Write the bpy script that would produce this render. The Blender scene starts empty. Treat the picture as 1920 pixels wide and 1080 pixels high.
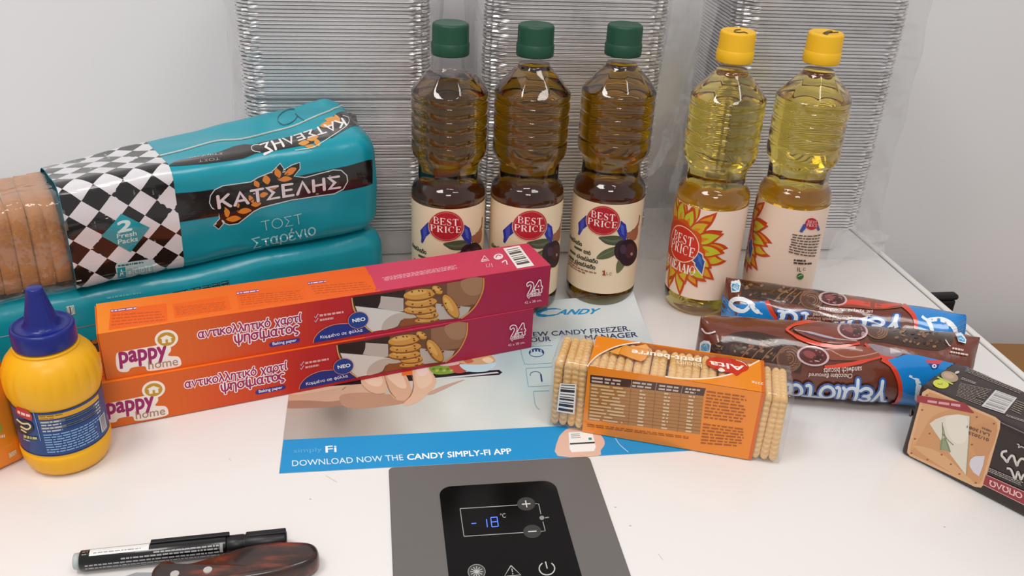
import bpy, bmesh, math, random
import numpy as np
from mathutils import Vector, Matrix
from mathutils.geometry import tessellate_polygon
scene = bpy.context.scene
C = scene.collection
R_ = math.radians
PI = math.pi
# ---------------------------------------------------------------- camera
F_PX, PITCH, YAW, ROLL, CAM_H = 1721.56, R_(27.304), R_(9.533), R_(2.840), 0.46
def cam_axes():
    cy, sy, cp, sp = math.cos(YAW), math.sin(YAW), math.cos(PITCH), math.sin(PITCH)
    w = np.array([sy*cp, cy*cp, -sp]); r = np.array([cy, -sy, 0.0]); u = np.cross(r, w)
    cr, sr = math.cos(ROLL), math.sin(ROLL)
    return cr*r+sr*u, -sr*r+cr*u, w
CR, CU, CW = cam_axes()
CAM = np.array([0, 0, CAM_H])
cam_data = bpy.data.cameras.new('camera'); cam = bpy.data.objects.new('camera', cam_data); C.objects.link(cam)
cam_data.sensor_width = 36.0; cam_data.lens = F_PX/1920*36.0; cam_data.clip_start = 0.01
cam.matrix_world = Matrix(((CR[0], CU[0], -CW[0], 0), (CR[1], CU[1], -CW[1], 0), (CR[2], CU[2], -CW[2], CAM_H), (0, 0, 0, 1)))
scene.camera = cam
# ---------------------------------------------------------------- light
scene.view_settings.view_transform = 'Standard'
scene.view_settings.look = 'None'
scene.view_settings.gamma = 1.0
scene.view_settings.use_curve_mapping = False
scene.view_settings.exposure = -0.06
scene.cycles.transparent_max_bounces = 24
scene.cycles.max_bounces = 16
scene.cycles.transmission_bounces = 14
scene.cycles.caustics_refractive = True
scene.cycles.blur_glossy = 0.6
world = bpy.data.worlds.new('shop_ambience'); scene.world = world; world.use_nodes = True
bg = world.node_tree.nodes['Background']; bg.inputs[0].default_value = (1.0, 0.97, 0.95, 1); bg.inputs[1].default_value = 0.56
def area(name, loc, size, power, rot=(0, 0, 0), col=(1, .97, .93)):
    l = bpy.data.lights.new(name, 'AREA'); l.shape = 'RECTANGLE'; l.size, l.size_y = size; l.energy = power; l.color = col
    o = bpy.data.objects.new(name, l); C.objects.link(o); o.location = loc; o.rotation_euler = rot; return o
# ceiling fixtures of the shop, 1.9 m above the freezer top
area('ceiling_panel_light', (-0.75, 0.15, 1.9), (0.6, 0.6), 15)
area('ceiling_panel_light', (0.65, 0.0, 1.9), (0.6, 0.6), 9)
area('ceiling_panel_light', (-0.1, -1.2, 1.9), (0.6, 0.6), 17)

# ---------------------------------------------------------------- helpers
def lin(c): return c/12.92 if c <= .04045 else ((c+.055)/1.055)**2.4
def rgb(h):
    h = h.lstrip('#'); return tuple(lin(int(h[i:i+2], 16)/255) for i in (0, 2, 4))+(1.0,)
MATS = {}
def mat(name, col='808080', rough=.5, metal=0, spec=.5, coat=0, bump=None, noise=None, trans=0, ior=1.45, sss=0):
    """principled material; noise=(scale, amount) varies the value a little, bump=(scale, strength)"""
    if name in MATS: return MATS[name]
    m = bpy.data.materials.new(name); m.use_nodes = True; nt = m.node_tree; p = nt.nodes['Principled BSDF']
    p.inputs['Base Color'].default_value = rgb(col); p.inputs['Roughness'].default_value = rough
    p.inputs['Metallic'].default_value = metal; p.inputs['Specular IOR Level'].default_value = spec
    p.inputs['Coat Weight'].default_value = coat; p.inputs['Transmission Weight'].default_value = trans; p.inputs['IOR'].default_value = ior
    tc = nt.nodes.new('ShaderNodeTexCoord')
    if noise:
        n = nt.nodes.new('ShaderNodeTexNoise'); n.inputs['Scale'].default_value = noise[0]; n.inputs['Detail'].default_value = 4
        mx = nt.nodes.new('ShaderNodeMix'); mx.data_type = 'RGBA'; c = rgb(col)
        mx.inputs['A'].default_value = tuple(v*(1-noise[1]) for v in c[:3])+(1,); mx.inputs['B'].default_value = tuple(min(1, v*(1+noise[1])) for v in c[:3])+(1,)
        nt.links.new(tc.outputs['Object'], n.inputs['Vector']); nt.links.new(n.outputs['Fac'], mx.inputs['Factor']); nt.links.new(mx.outputs['Result'], p.inputs['Base Color'])
    if bump:
        n = nt.nodes.new('ShaderNodeTexNoise'); n.inputs['Scale'].default_value = bump[0]; n.inputs['Detail'].default_value = 3
        b = nt.nodes.new('ShaderNodeBump'); b.inputs['Strength'].default_value = bump[1]; b.inputs['Distance'].default_value = .002
        nt.links.new(tc.outputs['Object'], n.inputs['Vector']); nt.links.new(n.outputs['Fac'], b.inputs['Height']); nt.links.new(b.outputs['Normal'], p.inputs['Normal'])
    MATS[name] = m; return m
def print_mat(name, rough=.45, coat=0, spec=.4):
    if name in MATS: return MATS[name]
    m = mat(name, rough=rough, coat=coat, spec=spec); nt = m.node_tree
    a = nt.nodes.new('ShaderNodeAttribute'); a.attribute_name = 'ink'
    nt.links.new(a.outputs['Color'], nt.nodes['Principled BSDF'].inputs['Base Color']); return m
def film_mat(name, haze=.06, gloss=.10, rough=.12, tint='ffffff', bump=(60, .4)):
    """thin clear plastic film: see-through, a little milky, a sheen along its wrinkles"""
    if name in MATS: return MATS[name]
    m = bpy.data.materials.new(name); m.use_nodes = True; nt = m.node_tree; nt.nodes.clear(); N = nt.nodes.new; L = nt.links.new
    out = N('ShaderNodeOutputMaterial'); t = N('ShaderNodeBsdfTransparent'); d = N('ShaderNodeBsdfDiffuse'); g = N('ShaderNodeBsdfGlossy')
    t.inputs[0].default_value = rgb(tint); d.inputs[0].default_value = (.85, .85, .86, 1); g.inputs['Roughness'].default_value = rough; g.inputs[0].default_value = (1, 1, 1, 1)
    m1, m2 = N('ShaderNodeMixShader'), N('ShaderNodeMixShader'); m1.inputs[0].default_value = haze
    fr = N('ShaderNodeLayerWeight'); fr.inputs[0].default_value = .12
    mm = N('ShaderNodeMath'); mm.operation = 'MULTIPLY_ADD'; mm.inputs[1].default_value = .55; mm.inputs[2].default_value = gloss
    mm.use_clamp = True
    L(fr.outputs['Facing'], mm.inputs[0]); L(t.outputs[0], m1.inputs[1]); L(d.outputs[0], m1.inputs[2]); L(m1.outputs[0], m2.inputs[1]); L(g.outputs[0], m2.inputs[2])
    L(mm.outputs[0], m2.inputs[0]); L(m2.outputs[0], out.inputs[0])
    if bump:
        tc = N('ShaderNodeTexCoord'); n = N('ShaderNodeTexNoise'); n.inputs['Scale'].default_value = bump[0]; b = N('ShaderNodeBump')
        b.inputs['Strength'].default_value = bump[1]; b.inputs['Distance'].default_value = .004
        L(tc.outputs['Object'], n.inputs['Vector']); L(n.outputs['Fac'], b.inputs['Height']); L(b.outputs[0], g.inputs['Normal'])
    MATS[name] = m; return m

def mesh_obj(name, verts, faces, m, parent=None, smooth=False, mats=None, fmat=None):
    me = bpy.data.meshes.new(name); me.from_pydata([tuple(v) for v in verts], [], faces); me.update()
    for k in (mats or [m]): me.materials.append(k)
    if fmat is not None: me.polygons.foreach_set('material_index', fmat)
    if smooth: me.polygons.foreach_set('use_smooth', [True]*len(me.polygons))
    return link(name, me, parent)
def link(name, me, parent=None):
    o = bpy.data.objects.new(name, me); C.objects.link(o)
    if parent is not None: o.parent = parent.o if isinstance(parent, Thing) else parent
    return o
def bm_obj(name, bm, m, parent=None, smooth=False):
    me = bpy.data.meshes.new(name); bm.normal_update(); bm.to_mesh(me); bm.free(); me.materials.append(m)
    if smooth: me.polygons.foreach_set('use_smooth', [True]*len(me.polygons))
    return link(name, me, parent)
def tag(o, label, cat, group=None, kind=None):
    o['label'] = label; o['category'] = cat
    if group: o['group'] = group
    if kind: o['kind'] = kind
    return o
class Thing:
    def __init__(s, name, label, cat, loc=(0, 0, 0), rotz=0, group=None, rot=None):
        s.o = bpy.data.objects.new(name, None); C.objects.link(s.o); s.o.empty_display_size = .02
        s.o.location = loc; s.o.rotation_euler = rot or (0, 0, rotz); tag(s.o, label, cat, group)
        e = s.o.rotation_euler
        M = Matrix.Translation(Vector(loc)) @ e.to_matrix().to_4x4(); s.M = np.array(M)
        s.R, s.T = s.M[:3, :3], s.M[:3, 3]
def ray(x, y): return CR*(x-960)/F_PX-CU*(y-540)/F_PX+CW
def gz(x, y, z=0.0):
    d = ray(x, y); return CAM+d*((z-CAM_H)/d[2])
def gY(x, y, Y):
    d = ray(x, y); return CAM+d*(Y/d[1])
def proj(P):
    q = np.asarray(P, float)-CAM; z = q@CW
    return np.stack([960+F_PX*(q@CR)/z, 540-F_PX*(q@CU)/z], -1)
def box(bm, x0, x1, y0, y1, z0, z1, bev=0, seg=2):
    M = Matrix.Translation(((x0+x1)/2, (y0+y1)/2, (z0+z1)/2)) @ Matrix.Diagonal((x1-x0, y1-y0, z1-z0, 1))
    r = bmesh.ops.create_cube(bm, size=1, matrix=M)
    if bev:
        es = list({e for v in r['verts'] for e in v.link_edges})
        bmesh.ops.bevel(bm, geom=es, offset=bev, segments=seg, profile=.5, affect='EDGES')
def lathe(prof, n=64, rfun=None, cap0=True, cap1=True):
    """prof: [(r, z)], rfun(theta, r, z) -> r"""
    V, Fc = [], []
    for r, z in prof:
        for i in range(n):
            a = 2*PI*i/n; q = rfun(a, r, z) if rfun else r
            V.append((q*math.cos(a), q*math.sin(a), z))
    for j in range(len(prof)-1):
        for i in range(n):
            k = (i+1) % n; Fc.append((j*n+i, j*n+k, (j+1)*n+k, (j+1)*n+i))
    if cap0: Fc.append(tuple(range(n))[::-1])
    if cap1: Fc.append(tuple((len(prof)-1)*n+i for i in range(n)))
    return V, Fc
def catmull(P, k=6, closed=False):
    P = [np.asarray(p, float) for p in P]; n = len(P); out = []
    rng = range(n) if closed else range(n-1)
    for i in rng:
        if closed: a, b, c, d = P[i-1], P[i], P[(i+1) % n], P[(i+2) % n]
        else: a, b, c, d = P[max(i-1, 0)], P[i], P[i+1], P[min(i+2, n-1)]
        for j in range(k):
            t = j/k; out.append(.5*((2*b)+(c-a)*t+(2*a-5*b+4*c-d)*t*t+(3*b-a-3*c+d)*t**3))
    if not closed: out.append(P[-1])
    return out

def Zm(k, ox, oy): return lambda pts: [(ox+x/k, oy+y/k) for x, y in pts] if isinstance(pts[0], (tuple, list)) else (ox+pts[0]/k, oy+pts[1]/k)
# ---------------------------------------------------------------- print: flat ink shapes laid on a thing's surface
_txt = {}
def text_mesh(s, bold=0.0, shear=0.0):
    key = (s, bold, shear)
    if key in _txt: return _txt[key]
    cu = bpy.data.curves.new('t', 'FONT'); cu.body = s; cu.size = 1; cu.offset = bold; cu.shear = shear; cu.resolution_u = 3; cu.dimensions = '2D'; cu.fill_mode = 'BOTH'
    o = bpy.data.objects.new('t', cu); C.objects.link(o)
    dg = bpy.context.evaluated_depsgraph_get(); dg.update(); me = o.evaluated_get(dg).to_mesh()
    v = np.array([p.co[:2] for p in me.vertices]); f = [tuple(p.vertices) for p in me.polygons]
    o.evaluated_get(dg).to_mesh_clear(); bpy.data.objects.remove(o); bpy.data.curves.remove(cu)
    lo, hi = v.min(0), v.max(0); _txt[key] = ((v-lo)/(hi-lo), f, (hi-lo)); return _txt[key]
class Surf:
    """map(U, V, off) -> local xyz arrays; px() finds the point of the surface that a pixel of the photograph shows"""
    def __init__(s, thing, fn, u, v, n=60):
        s.t, s.fn, s.u, s.v = thing, fn, u, v
        U, V = np.meshgrid(np.linspace(*u, n), np.linspace(*v, n), indexing='ij'); s.gu, s.gv = U.ravel(), V.ravel()
        s.gp, _ = s.pix(s.gu, s.gv)
        P = s.world(s.gu, s.gv); e = 1e-4
        nr = np.cross(s.world(s.gu+e, s.gv)-P, s.world(s.gu, s.gv+e)-P); s.ok = ((CAM-P)*nr).sum(-1) > 0
        if s.ok.sum() == 0: s.ok[:] = True
    def world(s, u, v, o=0.0):
        L = s.fn(np.asarray(u, float), np.asarray(v, float), o); return L@s.t.R.T+s.t.T
    def pix(s, u, v):
        P = s.world(u, v); return proj(P), P
    def px(s, x, y):
        d = ((s.gp-np.array([x, y]))**2).sum(-1); d[~s.ok] += 1e9; i = int(d.argmin()); q = np.array([s.gu[i], s.gv[i]]); h = 2e-5
        for _ in range(7):
            P = proj(s.world(np.array([q[0], q[0]+h, q[0]]), np.array([q[1], q[1], q[1]+h])))
            J = np.stack([(P[1]-P[0])/h, (P[2]-P[0])/h], 1)
            if abs(np.linalg.det(J)) < 1e-3: break
            st = np.linalg.solve(J, np.array([x, y])-P[0]); m = np.abs(st).max()
            if m > .01: st *= .01/m
            q = q+st
            if m < 1e-6: break
        return q
def plane(thing, O, U, V, usize, vsize):
    O, U, V = (np.asarray(a, float) for a in (O, U, V)); N = np.cross(U, V)
    return Surf(thing, lambda u, v, o: O+u[..., None]*U+v[..., None]*V+np.asarray(o)[..., None]*N, (0, usize), (0, vsize), 24)
class Art:
    def __init__(s, surf): s.s, s.v, s.f, s.c, s.pal, s.k, s.hold = surf, [], [], [], {}, 0, False
    def col(s, h):
        return s.pal.setdefault(h, len(s.pal))
    def add(s, pts, faces, c, lv):
        if not s.hold: s.k += 1                                 # painter's order: each shape lies a hair above the one before
        b = len(s.v); s.v += [(p[0], p[1], s.k) for p in pts]; s.f += [tuple(i+b for i in f) for f in faces]; s.c += [s.col(c)]*len(faces)
    def uvpoly(s, P, c, lv=0, holes=()):
        P = [tuple(p) for p in P]; allp = list(P); loops = [[Vector((p[0], p[1], 0)) for p in P]]
        for h in holes: allp += [tuple(p) for p in h]; loops.append([Vector((p[0], p[1], 0)) for p in h])
        s.add(allp, [t for t in tessellate_polygon(loops)], c, lv)
    def P(s, pts): return [s.s.px(*p) for p in pts]
    def poly(s, pts, c, lv=0, smooth=0, holes=()):
        if smooth: pts = catmull(pts, smooth, True)
        s.uvpoly(s.P(pts), c, lv, [s.P(h) for h in holes])
    def ell(s, cx, cy, rx, ry, c, lv=0, rot=0, n=28, a0=0, a1=360):
        ca, sa = math.cos(R_(rot)), math.sin(R_(rot)); pts = []
        full = a1-a0 >= 360
        for i in range(n if full else n+1):
            t = R_(a0+(a1-a0)*i/n); x, y = rx*math.cos(t), ry*math.sin(t); pts.append((cx+x*ca-y*sa, cy+x*sa+y*ca))
        s.poly(pts, c, lv)
    def ring(s, cx, cy, rx, ry, w, c, lv=0, rot=0, a0=0, a1=360, n=28):
        ca, sa = math.cos(R_(rot)), math.sin(R_(rot)); pts = []
        for i in range(n+1):
            t = R_(a0+(a1-a0)*i/n); x, y = rx*math.cos(t), ry*math.sin(t); pts.append((cx+x*ca-y*sa, cy+x*sa+y*ca))
        s.stroke(pts, w, c, lv)
    def stroke(s, pts, w, c, lv=0, smooth=0):
        """ribbon along photo pixels, w pixels wide"""
        if smooth: pts = catmull(pts, smooth)
        pts = [np.asarray(p, float) for p in pts]; Lp, Rp = [], []
        for i, p in enumerate(pts):
            d = pts[min(i+1, len(pts)-1)]-pts[max(i-1, 0)]; d /= (np.linalg.norm(d)+1e-9); n = np.array([-d[1], d[0]])
            ww = w[i*len(w)//len(pts)] if isinstance(w, (list, tuple)) else w
            Lp.append(p+n*ww/2); Rp.append(p-n*ww/2)
        a = [s.s.px(*p) for p in Lp]; b = [s.s.px(*p) for p in Rp]; n = len(a)
        s.add(a+b, [(i, i+1, n+i+1, n+i) for i in range(n-1)], c, lv)
    def text(s, t, A, B, Cc, c, lv=0, bold=0.0, shear=0, uv=False, outline=None):
        """ink box of the text: A bottom-left, B bottom-right, Cc top-left (as the reader sees it), photo pixels unless uv"""
        if not uv: A, B, Cc = (s.s.px(*p) for p in (A, B, Cc))
        A, B, Cc = (np.asarray(p, float) for p in (A, B, Cc))
        v, f, sz = text_mesh(t, 0.0, shear)
        def put(r, n, col):                                     # thicken by laying the strokes n times round a small circle
            for i in range(n):
                a = 2*PI*(i+.5)/n; d = np.array([math.cos(a), math.sin(a)])*r/sz; q = v+d
                s.add([A+p[0]*(B-A)+p[1]*(Cc-A) for p in q], f, col, lv)
        if outline: put(bold+outline[1], 10, outline[0])
        if bold: put(bold, 6 if bold > .03 else 4, c)
        s.add([A+p[0]*(B-A)+p[1]*(Cc-A) for p in v], f, c, lv)
    def quad(s, q, c, lv=0): s.poly(q, c, lv)
    def bil(s, q, a, b):
        """q: TL, TR, BR, BL pixels; a across, b down"""
        q = [np.asarray(p, float) for p in q]; return (q[0]*(1-a)+q[1]*a)*(1-b)+(q[3]*(1-a)+q[2]*a)*b
    def lines(s, q, rows, c, lv=0, seed=1, thick=.5, fill=.92, words=True, align=0, word=.09):
        """rows of fine print too small to read: word-length dashes; q: TL, TR, BR, BL pixels"""
        rnd = random.Random(seed); q = [s.s.px(*p) for p in q]; s.k += 1; s.hold = True
        for r in range(rows):
            y0 = (r+.5-thick/2)/rows; y1 = (r+.5+thick/2)/rows
            end = rnd.uniform(.55, 1) if rnd.random() > fill else rnd.uniform(.93, 1)
            x = 0.0 if align == 0 else (1-end)/2; end = x+end if align else end
            while x < end:
                w = rnd.uniform(.4, 1.5)*word if words else end
                x1 = min(x+w, end); s.uvpoly([s.bil(q, x, y0), s.bil(q, x1, y0), s.bil(q, x1, y1), s.bil(q, x, y1)], c); x = x1+.22*word
        s.hold = False
    def bars(s, q, n, c='202020', lv=1, seed=3, down=False):
        rnd = random.Random(seed); x = .04; q = [s.s.px(*p) for p in q]; s.k += 1; s.hold = True
        while x < .95:
            w = rnd.choice((1, 1, 2, 3))*.5/n; x1 = min(.96, x+w)
            if down: s.uvpoly([s.bil(q, .08, x), s.bil(q, .92, x), s.bil(q, .92, x1), s.bil(q, .08, x1)], c)
            else: s.uvpoly([s.bil(q, x, .08), s.bil(q, x1, .08), s.bil(q, x1, .92), s.bil(q, x, .92)], c)
            x = x1+rnd.choice((1, 1, 2))*.5/n
        s.hold = False
    def build(s, name, m, parent=None, base=1e-4, step=1e-5, grid=None, label=None, clip=None):
        bm = bmesh.new(); li = bm.faces.layers.int.new('ci'); vs = [bm.verts.new(p) for p in s.v]
        for f, c in zip(s.f, s.c):
            if len(set(f)) < 3: continue
            try: q = bm.faces.new([vs[i] for i in f]); q[li] = c
            except ValueError: pass
        if clip:
            for co, no in clip:
                bmesh.ops.bisect_plane(bm, geom=bm.verts[:]+bm.edges[:]+bm.faces[:], dist=1e-9, plane_co=co, plane_no=no, clear_outer=True)
        if grid:
            a = np.array([v.co[:] for v in bm.verts])
            for ax in (0, 1):
                if not grid[ax]: continue
                for x in np.arange(math.ceil(a[:, ax].min()/grid[ax])*grid[ax], a[:, ax].max(), grid[ax]):
                    co = [0, 0, 0]; no = [0, 0, 0]; co[ax] = x; no[ax] = 1
                    bmesh.ops.bisect_plane(bm, geom=bm.verts[:]+bm.edges[:]+bm.faces[:], dist=1e-8, plane_co=co, plane_no=no)
        bmesh.ops.triangulate(bm, faces=[f for f in bm.faces if len(f.verts) > 3])
        bm.verts.ensure_lookup_table()
        a = np.array([v.co[:] for v in bm.verts]); P = np.zeros((len(a), 3)); lv = a[:, 2]
        P = s.s.fn(a[:, 0], a[:, 1], base+step*lv)
        for f in bm.faces:                                      # every ink shape faces outward
            q = [x.co for x in f.verts]
            if (q[1].x-q[0].x)*(q[2].y-q[0].y)-(q[1].y-q[0].y)*(q[2].x-q[0].x) < 0: f.normal_flip()
        ci = [f[li] for f in bm.faces]
        for v, p in zip(bm.verts, P): v.co = p
        me = bpy.data.meshes.new(name); bm.to_mesh(me); bm.free(); me.materials.append(m)
        at = me.attributes.new('ink', 'FLOAT_COLOR', 'FACE'); pal = [rgb(h) for h in s.pal]
        at.data.foreach_set('color', [x for k in ci for x in pal[k]])
        o = link(name, me, parent)
        if label: o['label'] = label
        return o
INK = print_mat('printed_ink_satin', .42); INKG = print_mat('printed_ink_glossy_film', .16, .6, .5); INKP = print_mat('printed_ink_paper', .38)
# ---------------------------------------------------------------- stroke lettering: rounded Greek and a serif capital set (x-height 1, capitals 1.4)
def arc(cx, cy, rx, ry, a0, a1, n=10): return [(cx+rx*math.cos(R_(a0+(a1-a0)*i/n)), cy+ry*math.sin(R_(a0+(a1-a0)*i/n))) for i in range(n+1)]
def acc(x, y=1.22): return [(x, y), (x+.14, y+.3)]
_o = arc(.42, .5, .42, .5, 90, 450, 16)
GK = {
 'α': (.95, [arc(.4, .5, .4, .5, 60, 330, 14)+[], [(.82, 1), (.66, .45), (.72, .05), (.92, 0)], [(.6, .93), (.74, .6)], [(.74, .25), (.68, .5)]]),
 'ν': (.8, [[(0, 1), (.38, 0), (.78, 1)]]), 'τ': (.78, [[(0, .96), (.78, .96)], [(.38, .96), (.38, .2), (.5, 0), (.64, .03)]]),
 'ι': (.28, [[(.1, 1), (.1, .2), (.2, 0), (.3, .03)]]), 'κ': (.8, [[(.06, 1), (.06, 0)], [(.72, 1), (.1, .5)], [(.26, .6), (.78, 0)]]),
 'ο': (.84, [_o]), 'λ': (.84, [[(.05, 1.45), (.2, 1.45), (.34, 1.2), (.8, 0)], [(.46, .88), (.04, 0)]]),
 'η': (.8, [[(.06, 1), (.06, 0)], [(.06, .7), (.28, .98), (.55, .98), (.72, .75), (.72, -.42)]]),
 'χ': (.84, [[(.04, 1), (.8, -.42)], [(.8, 1), (.04, -.42)]]), 'ρ': (.84, [_o, [(0, .5), (0, -.45)]]),
 'ψ': (1.1, [[(.04, 1), (.06, .45), (.25, .05), (.54, 0), (.82, .05), (1.02, .45), (1.04, 1)], [(.54, 1.25), (.54, -.45)]]),
 'σ': (.95, [_o, [(.42, 1), (.95, .98)]]), 'ς': (.76, [arc(.42, .5, .42, .5, 60, 240, 10)+[(.5, -.02), (.62, -.2), (.46, -.4), (.3, -.4)]]),
 'μ': (.9, [[(.06, 1), (.06, -.45)], [(.06, .35), (.2, .05), (.45, 0), (.68, .12), (.78, .4)], [(.78, 1), (.78, .15), (.92, 0)]]),
 'γ': (.84, [[(0, 1), (.2, .95), (.42, .1)], [(.82, 1), (.42, .1), (.38, -.45)]]),
 'ε': (.72, [[(.66, .86), (.4, 1), (.12, .92), (.08, .7), (.25, .54), (.45, .52)], [(.3, .53), (.06, .4), (.03, .18), (.2, .02), (.45, 0), (.7, .14)]]),
 'φ': (1.0, [arc(.48, .5, .48, .5, 90, 450, 16), [(.48, 1.3), (.48, -.45)]]), 'υ': (.78, [[(.05, 1), (.05, .35), (.2, .05), (.4, 0), (.62, .12), (.74, .45), (.7, 1)]]),
 'π': (.95, [[(0, .96), (.95, .96)], [(.22, .96), (.2, 0)], [(.7, .96), (.72, .15), (.86, 0)]]), 'δ': (.84, [_o, [(.6, .95), (.2, 1.25), (.3, 1.45), (.7, 1.4)]]),
 'ω': (1.15, [[(.25, 1), (.05, .7), (.06, .25), (.28, 0), (.5, .15), (.56, .5)], [(.56, .5), (.64, .15), (.86, 0), (1.06, .25), (1.08, .7), (.88, 1)]]),
 'Κ': (1.0, [[(.08, 1.4), (.08, 0)], [(.9, 1.4), (.12, .6)], [(.34, .82), (.98, 0)]]), 'Α': (1.15, [[(.04, 0), (.56, 1.4), (1.1, 0)], [(.22, .45), (.92, .45)]]),
 'Τ': (1.0, [[(.02, 1.38), (.98, 1.38)], [(.5, 1.38), (.5, 0)]]), 'Σ': (1.0, [[(.92, 1.38), (.06, 1.38), (.55, .7), (.06, .02), (.95, .02)]]),
 'Ε': (.9, [[(.85, 1.38), (.08, 1.38), (.08, .02), (.86, .02)], [(.08, .72), (.74, .72)]]), 'Λ': (1.1, [[(.04, 0), (.55, 1.4), (1.06, 0)]]),
 'Η': (1.1, [[(.08, 1.4), (.08, 0)], [(1.0, 1.4), (1.0, 0)], [(.08, .7), (1.0, .7)]]), 'Ο': (1.3, [arc(.64, .7, .62, .7, 90, 450, 20)]),
 'Υ': (1.0, [[(.02, 1.4), (.5, .65), (.98, 1.4)], [(.5, .65), (.5, 0)]]), 'Π': (1.1, [[(.08, 0), (.08, 1.38), (1.0, 1.38), (1.0, 0)]]),
 'Ω': (1.3, [[(.05, .04), (.42, .04), (.1, .45), (.05, .9), (.3, 1.3), (.65, 1.4), (1.0, 1.3), (1.25, .9), (1.2, .45), (.88, .04), (1.25, .04)]]), ' ': (.5, []),
}
for a, b, x in (('ό', 'ο', .36), ('ί', 'ι', .1), ('ύ', 'υ', .34), ('έ', 'ε', .34), ('ά', 'α', .36), ('ή', 'η', .36)): GK[a] = (GK[b][0], GK[b][1]+[acc(x)])
T, H_ = 1.0, .36       # serif set: (polyline, weight factor)
def stem_(x): return [([(x, 0), (x, 1.4)], T), ([(x-.2, .03), (x+.2, .03)], H_), ([(x-.2, 1.37), (x+.2, 1.37)], H_)]
GS = {
 'B': (1.12, stem_(.22)+[([(.2, 1.37), (.6, 1.37)]+arc(.6, 1.06, .34, .31, 90, -90, 8)+[(.2, .75)], H_), ([(.2, .75), (.62, .75)]+arc(.62, .39, .4, .36, 90, -90, 8)+[(.2, .03)], H_), ([(.92, 1.2), (.92, .92)], T*.85), ([(1.0, .56), (1.0, .24)], T*.85)]),
 'E': (1.05, stem_(.22)+[([(.2, 1.37), (.95, 1.37), (.95, 1.1)], H_), ([(.2, .72), (.7, .72)], H_), ([(.7, .88), (.7, .56)], H_), ([(.2, .03), (.98, .03), (1.0, .32)], H_)]),
 'S': (.95, [([(.8, 1.05), (.82, 1.35), (.78, 1.28), (.5, 1.38), (.2, 1.25), (.14, 1.0)], H_), ([(.16, 1.05), (.25, .85), (.5, .72), (.74, .55), (.8, .38)], T), ([(.82, .4), (.76, .12), (.45, .02), (.18, .1), (.12, .05), (.1, .4)], H_)]),
 'T': (1.1, [([(.55, 0), (.55, 1.4)], T), ([(.35, .03), (.75, .03)], H_), ([(.06, 1.05), (.08, 1.37), (1.02, 1.37), (1.04, 1.05)], H_)]),
 'P': (1.05, stem_(.22)+[([(.2, 1.37), (.58, 1.37)]+arc(.58, 1.02, .38, .35, 90, -90, 8)+[(.2, .67)], H_), ([(.95, 1.18), (.95, .86)], T*.85)]),
 'R': (1.2, stem_(.22)+[([(.2, 1.37), (.58, 1.37)]+arc(.58, 1.04, .36, .33, 90, -90, 8)+[(.2, .71)], H_), ([(.92, 1.2), (.92, .9)], T*.85), ([(.6, .7), (1.0, .04)], T), ([(.9, .03), (1.2, .03)], H_)]),
 'I': (.5, stem_(.25)), 'C': (1.15, [(arc(.62, .7, .52, .68, 45, 315, 14)+[], H_), ([(1.0, 1.38), (1.0, .98)], H_), ([(.14, 1.0), (.11, .7), (.14, .4)], T)]),
 'Η': (1.3, stem_(.25)+stem_(1.02)+[([(.25, .72), (1.02, .72)], H_)]), 'Λ': (1.2, [([(.1, 0), (.58, 1.4)], H_), ([(.55, 1.4), (1.02, 0)], T), ([(-.06, .03), (.28, .03)], H_), ([(.84, .03), (1.2, .03)], H_)]),
 'Ι': (.5, stem_(.25)), 'Α': (1.2, [([(.1, 0), (.58, 1.4)], H_), ([(.55, 1.4), (1.02, 0)], T), ([(-.06, .03), (.28, .03)], H_), ([(.84, .03), (1.2, .03)], H_), ([(.25, .5), (.86, .5)], H_)]),
 'Ο': (1.3, [(arc(.64, .7, .55, .7, 90, 450, 18), H_), ([(.14, 1.0), (.1, .7), (.14, .4)], T), ([(1.14, 1.0), (1.18, .7), (1.14, .4)], T)]), ' ': (.5, []),
}
GS['Ε'] = GS['E']
def ribbon(P, w, cap=5):
    P = [np.array(p, float) for p in P]
    Q = [P[0]]
    for p in P[1:]:
        if np.linalg.norm(p-Q[-1]) > 1e-4: Q.append(p)
    n = len(Q); L, Rr = [], []; closed = np.linalg.norm(Q[0]-Q[-1]) < 1e-3
    for i in range(n):
        if closed: d0 = Q[i]-Q[i-1] if i > 0 else Q[0]-Q[-2]; d1 = Q[i+1]-Q[i] if i < n-1 else Q[1]-Q[0]
        else: d0 = Q[i]-Q[max(i-1, 0)]; d1 = Q[min(i+1, n-1)]-Q[i]; d0 = d0 if i > 0 else d1; d1 = d1 if i < n-1 else d0
        d0, d1 = d0/np.linalg.norm(d0), d1/np.linalg.norm(d1); m = d0+d1; k = np.linalg.norm(m)
        if k < .2: m = d0; k = 1; sc = 1
        else: m = m/k; sc = min(1.6, 1/max(.3, m@d0))
        nv = np.array([-m[1], m[0]])*w/2*sc; L.append(Q[i]+nv); Rr.append(Q[i]-nv)
    V = L+Rr; F = [(i, i+1, n+i+1, n+i) for i in range(n-1)]
    if not closed and cap:
        for p, q, c in ((L[-1], Rr[-1], Q[-1]), (Rr[0], L[0], Q[0])):
            a0 = math.atan2(*(p-c)[::-1]); b = len(V); V += [c+w/2*np.array([math.cos(a0-PI*j/cap), math.sin(a0-PI*j/cap)]) for j in range(cap+1)]; F.append(tuple(range(b, b+cap+1)))
    return V, F
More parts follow.
